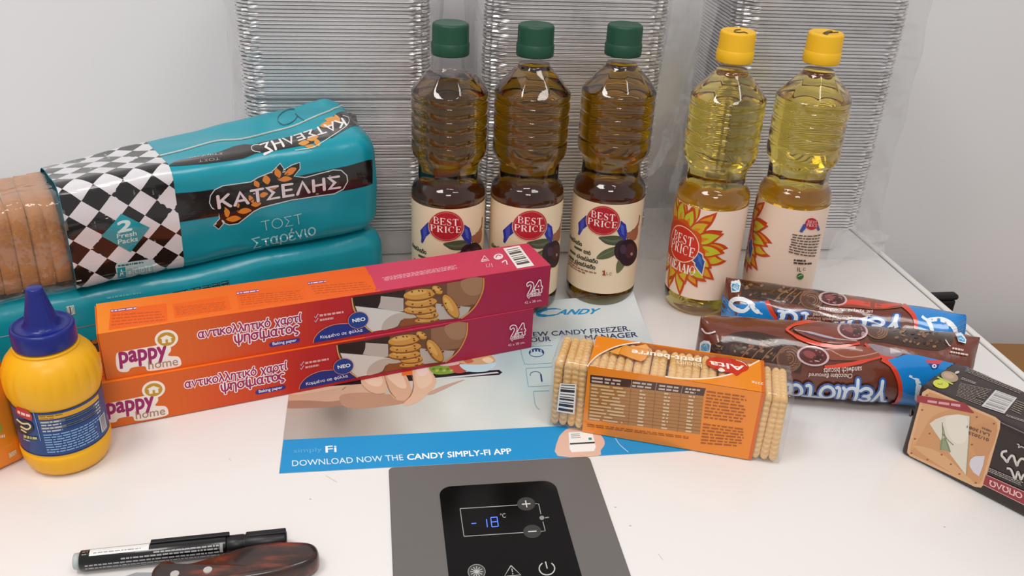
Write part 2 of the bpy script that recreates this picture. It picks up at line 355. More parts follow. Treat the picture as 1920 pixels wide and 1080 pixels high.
def glyphs(s, font, w, space=.22):
    """[(stroke index, verts, faces)] and the ink box, in glyph units"""
    out, x, pts = [], 0.0, []
    for ch in s:
        adv, strokes = font[ch]
        for j, st in enumerate(strokes):
            pl, k = st if isinstance(st, tuple) else (st, 1.0)
            if font is GK and len(pl) > 3 and len(pl) < 9 and ch not in 'ΣΕΠνκ': pl = catmull(pl, 4)
            V, F = ribbon([(p[0]+x, p[1]) for p in pl], w*k, 0 if font is GS else 5); out.append((j, V, F)); pts += V
        x += adv+space
    pts = np.array(pts); return out, pts.min(0), pts.max(0)
def stext(A, s, a, b, c, col, w=.24, font=GK, outline=None, uv=False, space=.22):
    if not uv: a, b, c = (A.s.px(*p) for p in (a, b, c))
    a, b, c = (np.asarray(p, float) for p in (a, b, c)); g0, lo, hi = glyphs(s, font, w, space); sz = hi-lo
    def lay(g, colr):
        k0, top = A.k, 0; A.hold = True
        for j, V, F in g:
            A.k = k0+1+j; top = max(top, j); A.add([a+(p[0]-lo[0])/sz[0]*(b-a)+(p[1]-lo[1])/sz[1]*(c-a) for p in V], F, colr, 0)
        A.k = k0+1+top; A.hold = False
    if outline: lay(glyphs(s, font, w+outline[1], space)[0], outline[0])
    lay(g0, col)
# ================================================================ the setting
def struct(o, **k): o['kind'] = 'structure'; return o
def color_field(samples, p=2.4):
    """colour of a blurred picture between sampled spots"""
    S = np.array([s[:2] for s in samples], float); K = np.array([[int(s[2][i:i+2], 16) for i in (0, 2, 4)] for s in samples], float)
    def fn(x, y):
        w = 1/(((S-np.array([x, y]))**2).sum(1)+400)**(p/2); c = (w[:, None]*K).sum(0)/w.sum(); return '%02x%02x%02x' % tuple(int(round(v)) for v in c)
    return fn
def art_field(A, q, nx, ny, fn, lv=0):
    A.k += 1; A.hold = True
    G = [[A.s.px(*A.bil(q, i/nx, j/ny)) for i in range(nx+1)] for j in range(ny+1)]
    for j in range(ny):
        for i in range(nx):
            c = A.bil(q, (i+.5)/nx, (j+.5)/ny); A.add([G[j][i], G[j][i+1], G[j+1][i+1], G[j+1][i]], [(0, 1, 2, 3)], fn(*c), lv)
    A.hold = False
WALL = mat('painted_wall', 'ebeaec', .7, noise=(3, .02), bump=(400, .05))
bm = bmesh.new(); box(bm, -3, 3, 1.15, 1.25, -.86, 2.2); struct(bm_obj('wall_back', bm, WALL))
bm = bmesh.new(); box(bm, -3, 3, -2.5, 1.15, -.92, -.86); struct(bm_obj('floor', bm, mat('grey_floor', '8d8780', .5, noise=(6, .08))))
WHITE = mat('white_enamel', 'e9e5e3', .22, spec=.5, noise=(2, .01), coat=.2); GROOVE = mat('grey_gasket', '8f8d8b', .6)
fz = Thing('chest_freezer', 'white chest freezer whose lid serves as the display table', 'freezer', (-.1, .74, -.86))
def fbox(name, m, *b, bev=0):
    bm = bmesh.new(); x0, x1, y0, y1, z0, z1 = b; box(bm, x0+.1, x1+.1, y0-.74, y1-.74, z0+.86, z1+.86, bev, 3); return bm_obj(name, bm, m, fz, True)
fbox('cabinet', WHITE, -.80, .605, .395, 1.075, -.845, -.052, bev=.012)
fbox('door_gasket', GROOVE, -.79, .60, .40, 1.07, -.052, -.046)
lid = fbox('lid', WHITE, -.82, .6118, .38, 1.10, -.046, 0, bev=.003)
fbox('lid_edge_strip', WHITE, .6131, .6212, .38, 1.10, -.046, .0008, bev=.0025)
fbox('lid_seam', GROOVE, .6112, .6136, .382, 1.098, -.04, -.0012)
for x in (-.75, .55):
    for y in (.43, 1.03): bm = bmesh.new(); bmesh.ops.create_cone(bm, cap_ends=True, segments=16, radius1=.02, radius2=.024, depth=.016, matrix=Matrix.Translation((x+.1, y-.74, .0085))); bm_obj('foot', bm, mat('black_plastic', '151515', .45), fz)
# control panel set into the lid
def rrect(x0, x1, y0, y1, r, n=6):
    out = []
    for cx, cy, a in ((x1-r, y1-r, 0), (x0+r, y1-r, 90), (x0+r, y0+r, 180), (x1-r, y0+r, 270)):
        for i in range(n+1): t = R_(a+90*i/n); out.append((cx+r*math.cos(t), cy+r*math.sin(t)))
    return out
def slab(name, loop, z0, z1, m, parent, bev=0, off=(0, 0, 0)):
    bm = bmesh.new(); f = bm.faces.new([bm.verts.new((p[0]-off[0], p[1]-off[1], z0-off[2])) for p in loop])
    r = bmesh.ops.extrude_face_region(bm, geom=[f]); vs = [v for v in r['geom'] if isinstance(v, bmesh.types.BMVert)]
    bmesh.ops.translate(bm, verts=vs, vec=(0, 0, z1-z0)); bmesh.ops.recalc_face_normals(bm, faces=bm.faces[:])
    if bev:
        top = [e for e in bm.edges if all(abs(v.co.z-(z1-off[2])) < 1e-6 for v in e.verts)]; bmesh.ops.bevel(bm, geom=top, offset=bev, segments=2, affect='EDGES')
    return bm_obj(name, bm, m, parent)
FO = (-.1, .74, -.86)
cp = slab('control_panel', rrect(.0065, .1675, .405, .5795, .004), 0, .0012, mat('grey_panel_satin', '6b6765', .38, noise=(400, .03)), fz, .0004, FO)
cp['label'] = 'grey control plate with black touch display'
dl = [gz(822, 912)[0], gz(1040, 905)[0]]; dy = gz(930, 909.5)[1]
disp = slab('touch_display', rrect(dl[0], dl[1], .412, dy, .010), .0012, .0016, mat('black_glass', '080707', .14, spec=.2), cp, .0001, FO)
S = plane(fz, (.0+.1, .40-.74, .8616), (1, 0, 0), (0, 1, 0), .2, .2); A = Art(S); lc = 'a9a9a6'
for p in (((862.5, 953.8), (972, 947)), ((862.5, 953.8), (870, 1005.8)), ((870, 1005.8), (983, 998.5)), ((1002, 944.3), (1010, 945), (1014.2, 964)), ((1018, 978), (1022.3, 995.7), (1014, 996.6))): A.stroke(p, 1.3, lc, 1)
A.build('frame_line', INK, cp, 5e-5)
for nm, x, y in (('plus_button', 986.6, 945), ('minus_button', 998, 996.6)):
    A = Art(S); A.ell(x, y, 17, 12.5, '3b3a39', 1); A.stroke([(x-8, y+.5), (x+8, y-.5)], 2, 'd8d8d6', 2)
    if nm == 'plus_button': A.stroke([(985.3, 938.5), (988, 951.5)], 2, 'd8d8d6', 2)
    A.build(nm, INK, cp, 8e-5)
A = Art(S)
A.ring(893.7, 1072, 16, 13.5, 1.6, '8d8d8a', 1)
A.ell(893.7, 1072, 14.5, 12, '4a4a48', 1)
for a in range(0, 180, 30): dx, dy_ = 12*math.cos(R_(a)), 10*math.sin(R_(a)); A.stroke([(893.7-dx, 1072-dy_), (893.7+dx, 1072+dy_)], 1.4, 'b9b9b6', 2)
A.build('snowflake_icon', INK, cp, 5e-5); A = Art(S)
A.stroke([(958, 1060.5), (945.5, 1081), (976.5, 1078), (958, 1060.5)], 2, 'b5b5b2', 1); A.stroke([(959.5, 1066), (961, 1073)], 1.8, 'b5b5b2', 1); A.ell(961.3, 1076, 1.2, 1.1, 'b5b5b2', 1)
A.build('warning_icon', INK, cp, 5e-5); A = Art(S)
A.ring(1025.5, 1066, 14.5, 12, 2.2, 'c4c4c1', 1, a0=-55, a1=235); A.stroke([(1022.8, 1053), (1026, 1066)], 2.2, 'c4c4c1', 1)
A.build('power_icon', INK, cp, 5e-5); A = Art(S)
A.ell(1016, 971, 4.5, 4, '8d8d8a', 1); A.stroke([(1022, 971), (1029, 970)], 2, '8d8d8a', 1)
A.build('lock_icon', INK, cp, 5e-5); A = Art(S)
A.text('°C', (938.5, 971.5), (948.5, 970.5), (937.5, 963), 'b9b9b6', 1)
A.build('unit_lettering', INK, cp, 5e-5)
D = Art(S); dc = '7f9dff'
D.stroke([(884, 981.8), (893, 981.2)], 1.6, dc, 1); D.stroke([(912, 973.5), (913.8, 988.5)], 1.8, dc, 1)
for p in (((920.5, 970.5), (932, 969.5)), ((921.5, 979), (933, 978)), ((922.5, 988), (934, 987)), ((920, 970.5), (922.3, 988)), ((931.8, 969.5), (934.4, 987))): D.stroke(p, 1.7, dc, 1)
dm = bpy.data.materials.new('blue_led_digits'); dm.use_nodes = True; b_ = dm.node_tree.nodes['Principled BSDF']; b_.inputs['Base Color'].default_value = (.05, .08, .3, 1); b_.inputs['Emission Color'].default_value = rgb('4f76ff'); b_.inputs['Emission Strength'].default_value = 1.2
D.build('temperature_digits', dm, cp, 6e-5)

LP = plane(fz, (-.4+.1, .40-.74, .86), (1, 0, 0), (0, 1, 0), 1.0, .7)
for p in ([(429, 859), (433, 864)], [(611, 892), (621, 898), (632, 904)], [(1234, 1038), (1243, 1050)]): A = Art(LP); A.stroke(p, 1.0, 'c4bab6'); A.build('scuff_mark', INK, lid, 4e-5)
for x, y in ((582, 936), (1182, 986), (1154, 951), (1771, 988)): A = Art(LP); A.ell(x, y, 2.2, 1.2, 'bdb2ae', n=8); A.build('dust_speck', INK, lid, 4e-5)
# ================================================================ flyer on the lid
fx0, fx1, fy0, fy1 = -.0775, .271, .5803, .836
fl = Thing('paper_flyer', 'glossy printed flyer with blue band lying under the baking boxes', 'flyer', (fx0, fy0, .0004))
FWd, FHt = fx1-fx0, fy1-fy0
def flyer_fn(u, v, o):
    t = np.clip((u/FWd-.66)*1.8+(v/FHt-.80)*3.4, 0, None)
    z = .0085*t**2
    return np.stack([u, v, z+o], -1)
FS = Surf(fl, flyer_fn, (0, FWd), (0, FHt), 50)
n = 40; U, V = np.meshgrid(np.linspace(0, FWd, n+1), np.linspace(0, FHt, n+1), indexing='ij')
top = flyer_fn(U.ravel(), V.ravel(), 0.0); bot = flyer_fn(U.ravel(), V.ravel(), -.0002); N1 = len(top)
fc = []
for i in range(n):
    for j in range(n):
        a, b, c, d = i*(n+1)+j, (i+1)*(n+1)+j, (i+1)*(n+1)+j+1, i*(n+1)+j+1
        fc += [(a, b, c, d), (d+N1, c+N1, b+N1, a+N1)]
rim = [i*(n+1) for i in range(n+1)]+[n*(n+1)+j for j in range(1, n+1)]+[i*(n+1)+n for i in range(n-1, -1, -1)]+[j for j in range(n-1, 0, -1)]
fc += [(rim[k], rim[k]+N1, rim[(k+1) % len(rim)]+N1, rim[(k+1) % len(rim)]) for k in range(len(rim))]
mesh_obj('sheet', np.vstack([top, bot]), fc, mat('coated_paper', 'dfe3e3', .35), fl, True)
smp = [(545, 745, 'c4ae9e'), (540, 777, 'b9aca4'), (560, 812, 'b9b0aa'), (630, 775, '756c63'), (600, 800, 'a89d94'), (678, 793, 'a3968c'), (720, 815, 'b5aaa0'), (777, 777, 'c9c8c2'), (800, 810, 'd2d1cb'), (856, 762, 'dde1dd'), (900, 800, 'd9dcd8'), (896, 715, 'd5dcd9'), (955, 678, 'a9c3ca'), (955, 735, 'cfd9d8'),
       (995, 785, 'd9dfdd'), (975, 647, 'a9cbd0'), (1035, 600, 'd3d9da'), (1133, 600, 'd9dddd'), (1193, 588, 'd9dede'), (1212, 631, 'ccd5d8'), (985, 720, 'b8d0d3'), (700, 650, 'c0c4c0'), (1060, 640, 'c5d8db'), (1250, 760, 'd5dcdc')]
A = Art(FS); fld = color_field(smp)
A.k = 1; A.hold = True; nx, ny = 130, 90; vb = FS.px(530, 825)[1]
for i in range(nx):
    for j in range(ny):
        u0, u1, v0, v1 = FWd*i/nx, FWd*(i+1)/nx, vb+(FHt-vb)*j/ny, vb+(FHt-vb)*(j+1)/ny
        q = proj(FS.world(np.array([(u0+u1)/2]), np.array([(v0+v1)/2])))[0]
        A.add([(u0, v0), (u1, v0), (u1, v1), (u0, v1)], [(0, 1, 2, 3)], fld(*q), 0)
A.build('picture_print', INKP, fl, 5e-5)
Z3 = lambda pts: [(500+x/2.5263, 540+y/2.5263) for x, y in pts]
A = Art(FS)
A.uvpoly([(0, 0), (FWd, 0), (FWd, vb), (0, vb)], '2294d2', 1)
zh = Zm(5.4, 560, 540)
A.poly(zh([(-120, 1060), (0, 1010), (200, 975), (420, 955), (640, 950), (760, 1080), (600, 1150), (330, 1190), (80, 1200), (-150, 1205)]), 'cfa78d', 0, 3)
A.poly(zh([(-100, 1062), (200, 985), (420, 965), (520, 985), (300, 1030), (0, 1080)]), 'd9b59d', 0, 4); A.poly(zh([(-150, 1150), (100, 1140), (330, 1150), (560, 1110), (700, 1090), (640, 1140), (420, 1195), (150, 1215), (-150, 1215)]), 'a9806a', 0, 3)
A.poly(zh([(420, 1090), (640, 1060), (880, 1075), (1120, 1085), (1180, 1120), (1060, 1170), (860, 1200), (640, 1220), (460, 1200)]), 'b98d73', 0, 4)
A.poly(zh([(-60, 985), (300, 955), (760, 905), (1500, 862), (2030, 830), (2062, 855), (2030, 880), (1400, 925), (760, 965), (-60, 1020)]), '1a1b20')
A.poly(zh([(1380, 912), (2010, 850), (2030, 862), (1400, 930)]), 'ccd2d6')
for P3, c, hi in (([(640, 905), (720, 868), (850, 862), (880, 930), (895, 1010), (870, 1065), (780, 1075), (680, 1030), (636, 970)], 'd6ae93', [(670, 915), (740, 885), (830, 885), (850, 960), (800, 1000), (700, 970)]),
                  ([(868, 872), (950, 840), (1040, 832), (1095, 900), (1135, 1000), (1140, 1080), (1080, 1140), (980, 1130), (920, 1060), (895, 980)], 'd2a88c', [(900, 885), (1020, 855), (1070, 930), (1090, 1010), (1020, 1010), (930, 940)]),
                  ([(1150, 800), (1210, 775), (1285, 775), (1350, 860), (1392, 930), (1380, 990), (1310, 1070), (1220, 1150), (1120, 1190), (1060, 1180), (1130, 1090), (1165, 980)], 'dbb59c', [(1190, 820), (1280, 800), (1350, 900), (1340, 970), (1240, 1020), (1190, 950)])):
    A.poly(zh(P3), c, 0, 4); A.poly(zh(hi), 'e3c3ac', 0, 4)
A.poly(zh([(1190, 800), (1270, 782), (1310, 830), (1290, 880), (1220, 890)]), 'e6cdc6', 0, 4)
for q in ([(866, 880), (890, 960), (925, 1050), (985, 1120)], [(1148, 880), (1162, 990), (1135, 1085), (1085, 1140)]): A.stroke(zh(q), [1.2, 2.2, 2.2, 1.2], '9a6f57', 0, 4)
A.stroke(zh([(640, 980), (700, 1040), (790, 1076), (870, 1066)]), 1.4, 'b0866c', 0, 4)
for q in ([(250, 985), (215, 1010)], [(480, 1000), (440, 1035)]): A.stroke(zh(q), 1.2, '9a7060')
A.poly(zh([(1330, 1050), (1480, 985), (1680, 930), (1560, 985), (1400, 1060), (1310, 1085)]), 'c4a08e', 0, 4)
A.poly(Z3([(645, 380), (690, 376), (690, 412), (640, 416)]), 'e2702c', 4); A.poly(Z3([(770, 375), (830, 362), (885, 376), (890, 402), (800, 410)]), '7f9c3f', 4, 4)
A.poly(Z3([(860, 360), (920, 345), (945, 395), (890, 402)]), 'b8504a', 4, 4); A.poly(Z3([(800, 345), (900, 335), (910, 362), (830, 370)]), 'd9b7b0', 4, 3)
A.poly(Z3([(910, 355), (930, 320), (990, 308), (1060, 318), (1080, 350), (1000, 362)]), 'd0a87e', 4, 4); A.poly(Z3([(1020, 340), (1050, 328), (1075, 345), (1050, 358)]), 'e8d3ae', 5, 3); A.poly(Z3([(930, 340), (960, 332), (980, 350), (950, 358)]), 'c06a4c', 5, 3)
A.poly(Z3([(915, 362), (1000, 368), (1085, 354), (1075, 380), (1040, 396), (980, 400), (935, 388)]), 'bcdce6', 5, 3)
for k in range(6): A.ell(*Z3([(790+k*17, 385+(k % 2)*8)])[0], 3.2, 2, 'a7bd5c' if k % 2 else '5f7f2d', 5, -20)
A.build('photo_print', INKP, fl, 8e-5, 8e-6, clip=[((.0004, 0, 0), (-1, 0, 0))])
A = Art(FS)
A.text('DOWNLOAD NOW THE', (548, 874.5), (757, 863), (547.5, 863.5), 'e9f4fb', 3); A.text('CANDY SIMPLY-FI APP', (764, 862.5), (959.5, 851), (763.5, 852), 'ffffff', 3, .025)
A.text('Fi', (611, 849), (631, 847.5), (610.5, 837), 'ffffff', 3, .015); A.text('simply', (551, 852), (604, 849), (550.7, 842), '63b5e2', 3)
A.build('slogan_lettering', INKP, fl, 1.2e-4); A = Art(FS)
A.poly([(1046, 855), (1046, 825), (1056, 810), (1070, 803), (1110, 806), (1128, 818), (1134, 832), (1126, 845), (1120, 855)], 'e3bba8', 3, 3)
A.poly([(1066, 811), (1110, 808), (1117, 838), (1114, 846), (1072, 848), (1068, 842)], 'f4f3f1', 4); A.stroke([(1068.5, 832.5), (1115, 830)], 3, '33383c', 5)
A.lines([(1070, 813), (1088, 812), (1089, 822), (1071, 823)], 3, '8d9296', 5, 4); A.quad([(1103, 821), (1109, 820.7), (1110, 825), (1104, 825.4)], '2b8fa0', 5)
A.stroke([(1154, 822), (1162, 834), (1178, 848)], .9, 'd9edf8', 3, 5)
A.build('phone_print', INKP, fl, 1.2e-4); A = Art(FS)
A.stroke([(1052, 580.5), (1041, 579), (1024, 580.5), (1011, 585), (1008, 589.5), (1018, 592), (1035, 591.5), (1047, 589)], [1.5, 2.5, 5, 6, 6, 5, 3, 1.5], '2491c8', 3, 4)
A.text('ANDY', (1043, 590), (1122, 588.5), (1047, 580.8), '2491c8', 3, .04, .3)
A.build('logo', INKP, fl, 1.2e-4); A = Art(FS)
A.text('NEW CANDY FREEZER.', (985, 632), (1182, 620.5), (984, 623.5), '2d3b62', 3, .02); A.text('YOUR', (983, 642.5), (1033, 639.5), (982, 634), '2d3b62', 3, .02); A.text('MANAGER', (1098, 637.5), (1196, 631.8), (1096, 629), '2d3b62', 3, .02)
A.build('headline_lettering', INKP, fl, 1.2e-4); A = Art(FS)
for q in ([(976, 652), (978, 665), (983, 680), (988, 683), (1034, 681)], [(986, 692), (990, 722), (995, 725), (1036, 723)], [(1000, 735), (1004, 760), (1012, 768)]): A.stroke(q, 1.1, '6fa3b5', 3, 4)
for q in ([(978, 651), (1036, 648)], [(986, 691), (1036, 688)], [(1000, 734), (1030, 733)]): A.stroke(q, 1.1, '6fa3b5', 3)
A.ell(1006, 661.5, 14.5, 8.5, '27457e', 3); A.ell(1006, 664, 12, 4.5, 'b5d0d6', 4)
for k in range(4): A.stroke([(996+k*6, 656), (996.6+k*6, 661)], 2, 'c9d8e2', 4)
A.ring(1004, 703, 10, 6, 1.6, '5f7d97', 3, a0=160, a1=380); A.stroke([(1014, 702), (1016, 716)], 3, '2d3b62', 3)
A.build('icon_print', INKP, fl, 1.2e-4)
# ================================================================ two baking paper boxes, one on the other
def lerp_hex(a, b, t): return '%02x%02x%02x' % tuple(int(round(int(a[i:i+2], 16)*(1-t)+int(b[i:i+2], 16)*t)) for i in (0, 2, 4))
def ramp(stops, t):
    for (t0, c0), (t1, c1) in zip(stops, stops[1:]):
        if t <= t1: return lerp_hex(c0, c1, max(0, (t-t0)/(t1-t0)))
    return stops[-1][1]
BL, BD, BH = .3905, .052, .0425
CARD = mat('orange_carton_board', 'ee7a22', .5, spec=.3); CREAM = mat('bare_carton_board', 'd9c3a4', .8)
up = Thing('baking_paper_box', 'orange and crimson baking paper box, upper one of two', 'box', (*gz(200, 713, .0440)[:2], .0440), R_(15.15), 'baking paper boxes')
def box_faces(t, L, D, H):
    return (plane(t, (0, 0, 0), (1, 0, 0), (0, 0, 1), L, H), plane(t, (0, 0, H), (1, 0, 0), (0, 1, 0), L, D), plane(t, (0, D, 0), (0, -1, 0), (0, 0, 1), D, H))
def carton(t):
    bm = bmesh.new(); box(bm, 0, BL, 0, BD, 0, BH, .0007, 2); o = bm_obj('carton', bm, CARD, t)
    bm = bmesh.new(); box(bm, -.0012, -.0002, .0015, BD-.002, .001, BH-.0005, .0004, 1); f = bm_obj('end_flap', bm, CARD, t)
    bm = bmesh.new(); box(bm, BL+.0002, BL+.0010, .0015, BD-.002, .001, BH-.001, .0003, 1); bm_obj('end_flap', bm, mat('crimson_carton_board', 'b32a50', .5), t)
carton(up)
FrS, ToS, EnS = box_faces(up, BL, BD, BH)
A = Art(FrS); A.k = 1; A.hold = True; n = 70
st = [(0, 'e4752a'), (.18, 'de6222'), (.33, 'd24420'), (.45, 'c02622'), (.62, 'ae2236'), (.8, 'a8264a'), (1, 'a4264c')]
for i in range(n): A.uvpoly([(BL*i/n, 0), (BL*(i+1)/n, 0), (BL*(i+1)/n, BH), (BL*i/n, BH)], ramp(st, (i+.5)/n))
A.hold = False
z2, z5, z3, zc = Zm(3, 0, 500), Zm(4.923, 330, 560), Zm(3.6, 560, 440), Zm(5.4, 560, 540)
W = 'fbeeee'
A.poly(z2([(655, 490), (700, 476), (860, 446), (945, 432), (962, 470), (945, 500), (1000, 505), (1018, 530), (1008, 560), (900, 580), (830, 585), (815, 560), (740, 568), (720, 590), (675, 590), (655, 560)]), 'fbeee6', 0, 3)
A.ell(*z2((936, 406)), 22, 17, 'fbf1e4', rot=-8); A.ell(*z2((936, 407)), 17, 12.8, 'c9962e', rot=-8)
A.poly(z2([(900, 402), (936, 384), (972, 398), (962, 402), (965, 425), (945, 427), (944, 408), (930, 409), (932, 429), (912, 431), (909, 406)]), 'fbf1e4')
A.text('pappy', *z2([(678, 571), (940, 533), (668, 484)]), 'a3246c', bold=.035); A.text('home', *z2([(836, 577), (1002, 553), (832, 531)]), 'b08a72', bold=.005)
stext(A, 'αντικολλητικό χαρτί', *z5([(205, 393), (1158, 236), (196, 276)]), 'a3265c', .26, outline=(W, .30)); stext(A, 'ψησίματος', *z5([(540, 440), (1136, 335), (530, 308)]), 'a3265c', .26, outline=(W, .28))
A.poly(z5([(866, 440), (858, 420), (878, 402), (1120, 362), (1142, 368), (1140, 388), (1122, 400), (885, 442)]), '34318f'); A.text('Baking paper', *z5([(893, 436), (1112, 400), (890, 402)]), 'ffffff', bold=.01)
for i, q in enumerate(([(1322, 142), (1548, 108), (1550, 132), (1326, 166)], [(1325, 184), (1453, 164), (1455, 188), (1328, 208)])):
    A.lines(z5(q), 1, 'e8a9a9', 0, i, .8, fill=1, word=.16); x, y = z5((1292, 162+i*38)); A.stroke([(x-3, y), (x-1, y+3), (x+4, y-5)], 1.3, 'c9c4e6')
A.poly(zc([(150, 552), (165, 500), (215, 440), (290, 395), (380, 368), (480, 358), (620, 380), (690, 405), (745, 440), (640, 465), (400, 510)]), '263184', 0, 0); A.stroke(zc([(146, 552), (160, 500), (212, 438), (288, 392), (380, 363), (500, 356)]), 1.4, 'd98a6a', 0, 3)
stext(A, 'Κομμένο σε φύλλα', *zc([(222, 520), (648, 445), (215, 478)]), 'f1f1f8', .2)
pic = [(535, 92), (800, 55), (1150, 3), (1480, -50), (1858, -108), (1870, -60), (1850, 50), (1790, 160), (1720, 240), (1640, 302), (1300, 350), (1000, 398), (745, 438), (670, 385), (610, 310), (565, 230)]
A.poly(zc(pic), '6f4a35'); A.poly(zc([(1500, -52), (1858, -108), (1850, 50), (1790, 160), (1620, 185), (1500, 60)]), '94684b'); A.poly(zc([(1640, -75), (1858, -108), (1845, 50), (1700, 60)]), 'a87c5e', 0, 3)
A.poly(zc([(540, 94), (820, 56), (1080, 15), (1070, 80), (1060, 220), (600, 200), (565, 190)]), '34231c'); A.poly(zc([(830, 78), (1060, 100), (1060, 230), (1000, 240), (800, 200), (825, 140)]), 'bfb2aa'); A.poly(zc([(555, 90), (815, 60), (828, 110), (800, 195), (570, 178)]), '2a1b16')
A.poly(zc([(1380, 150), (1500, 170), (1740, 190), (1710, 250), (1640, 302), (1400, 320)]), 'bdb0a9')
A.poly(zc([(570, 180), (800, 205), (1000, 235), (1130, 255), (1195, 295), (1020, 320), (960, 400), (850, 420), (745, 438), (690, 390), (620, 300)]), 'd9d2cd', 0, 0); A.poly(zc([(840, 420), (860, 340), (930, 280), (1020, 250), (1130, 258), (1195, 295), (1050, 310), (1000, 380), (930, 408)]), 'bfb1a6', 0, 3)
def cookie(cx, cy, rx, ry, rot, seed, zz=zc, k=5.4):
    rnd = random.Random(seed); x, y = zz((cx, cy))
    A.ell(x, y+1.2, rx/k, ry/k, '8a5526', rot=rot, n=20); A.ell(x, y-.5, rx/k*.98, ry/k*.85, 'd29645', rot=rot, n=20); A.ell(x-rx/k*.15, y-ry/k*.3, rx/k*.6, ry/k*.4, 'e0ad62', rot=rot, n=14)
    for i in range(5): a = rnd.uniform(0, 6.28); A.ell(x+.65*rx/k*math.cos(a), y+.6*ry/k*math.sin(a), 2.2, 1.4, '6d3b1a', n=8, rot=rnd.uniform(-40, 40))
A.poly(zc([(1015, 370), (1060, 305), (1240, 300), (1420, 310), (1430, 330), (1250, 352), (1040, 385)]), '8f4f27')
for q in ((1290, 320, 120, 30, -6, 1), (1300, 270, 115, 38, -4, 2), (1225, 215, 165, 48, -2, 3), (1235, 140, 165, 55, -4, 4), (1220, 60, 165, 62, -6, 5), (1400, 15, 60, 40, 30, 6), (1535, 180, 135, 62, 58, 7)): cookie(*q)
A.stroke(zc([(535, 92), (545, 170), (570, 240), (620, 320), (680, 392), (745, 440)]), 2.2, 'd9a65e', 0, 4); A.stroke(zc([(1868, -108), (1868, -30), (1850, 50), (1795, 160), (1725, 240), (1640, 303)]), 2.4, 'd9914a', 0, 4)
A.ell(*zc((600, 318)), 19.6, 15.8, 'd9917a', rot=-12); A.ell(*zc((600, 318)), 18.6, 14.9, '23408f', rot=-12); A.text('NEO', *zc([(545, 342), (672, 322), (538, 308)]), 'ffffff', bold=.03)
A.text('24', *z3([(1545, 398), (1640, 380), (1538, 322)]), 'a02452', bold=.02, outline=(W, .055)); stext(A, 'φύλλα', *z3([(1540, 426), (1628, 410), (1535, 390)]), 'a02452', .2, outline=(W, .35)); A.text('42 x 38 cm.', *z3([(1521, 463), (1637, 444), (1519, 447)]), 'f0d0da')
fp = A.build('front_print', INK, up)
A = Art(ToS); A.k = 1; A.hold = True; ub = ToS.px(703, 530)[0]
st2 = [(0, 'f58a26'), (.25, 'f27420'), (1, 'ee6020')]
for i in range(40): A.uvpoly([(ub*i/40, 0), (ub*(i+1)/40, 0), (ub*(i+1)/40, BD), (ub*i/40, BD)], ramp(st2, i/40))
A.uvpoly([(ub, 0), (BL, 0), (BL, BD), (ub, BD)], 'd0405e'); A.hold = False
A.poly([(690, 511), (704, 509), (716, 543), (704, 546)], 'd0405e')
zt = Zm(3.5556, 180, 500)
for q, n in (([(95, 290), (470, 245), (480, 365), (85, 425)], 4), ([(510, 250), (880, 192), (900, 285), (525, 345)], 6), ([(935, 170), (1390, 110), (1420, 215), (955, 285)], 5), ([(1410, 110), (1830, 55), (1870, 150), (1450, 205)], 4)):
    A.quad(zt(q), 'ee6418'); c = np.array(zt(q)); m = c.mean(0); r = [tuple(m+(p-m)*np.array([.92, .62])+np.array([0, 3])) for p in c]; A.lines(r, n, 'c9551a', 0, n, .42)
for q in ([(95, 290), (270, 268), (268, 285), (98, 306)], [(935, 170), (1085, 152), (1085, 168), (938, 188)], [(1410, 105), (1530, 92), (1532, 106), (1414, 121)]):
    A.quad(zt(q), '8d4a78'); c = zt(q); A.lines([(a[0]+1, a[1]+(.8 if i < 2 else -.8)) for i, a in enumerate(c)], 1, 'f0d9e6', 0, 2, .6, word=.2)
A.lines(z3([(560, 290), (1060, 205), (1080, 232), (575, 316)]), 4, 'f0b9c6', 0, 8, .45, align=1, word=.05)
def sym(p, kind):
    x, y = z3(p)
    if kind == 0: A.stroke([(x-7, y+5), (x-1, y-6), (x+8, y+3), (x-7, y+5)], 1.6, 'f6dfe5'); A.lines([(x-4, y), (x+4, y-1), (x+5, y+2.5), (x-4, y+3.5)], 1, 'f6dfe5')
    if kind == 1: A.ell(x, y, 9, 5.4, 'f6e6ea', rot=-8); A.stroke([(x-5, y+2), (x-1, y-3), (x+5, y-1)], 2, 'd0405e', 0, 3)
    if kind == 2: A.stroke([(x-7, y-3), (x-6, y+3), (x, y+2), (x-1, y-4)], 1.1, 'eeb3c1'); A.stroke([(x+3, y-4), (x+5, y+3)], 1.3, 'eeb3c1')
    if kind == 3: A.stroke([(x-5, y), (x+2, y-4), (x+5, y+4)], 2.2, 'f6e6ea', 0, 3)
for i, p in enumerate(((1257, 165), (1348, 150), (1290, 210), (1390, 190))): sym(p, i)
q = z3([(1380, 95), (1490, 75), (1590, 210), (1475, 230)]); A.quad(q, 'f4f1ee'); A.bars([(q[0][0]+3, q[0][1]+2), (q[1][0]-1, q[1][1]+2), (q[2][0]-3, q[2][1]-2), (q[3][0]+1, q[3][1]-2)], 14, '5a5552', down=True)
tp = A.build('top_print', INK, up)
lo = Thing('baking_paper_box', 'orange and crimson baking paper box, lower one of two', 'box', (*(gz(204, 805)[:2]-.0105*np.array([math.cos(R_(15.6)), math.sin(R_(15.6))])), 0.0011), R_(15.6), 'baking paper boxes')
carton(lo)
for o in (fp, tp): c = o.copy(); C.objects.link(c); c.parent = lo.o

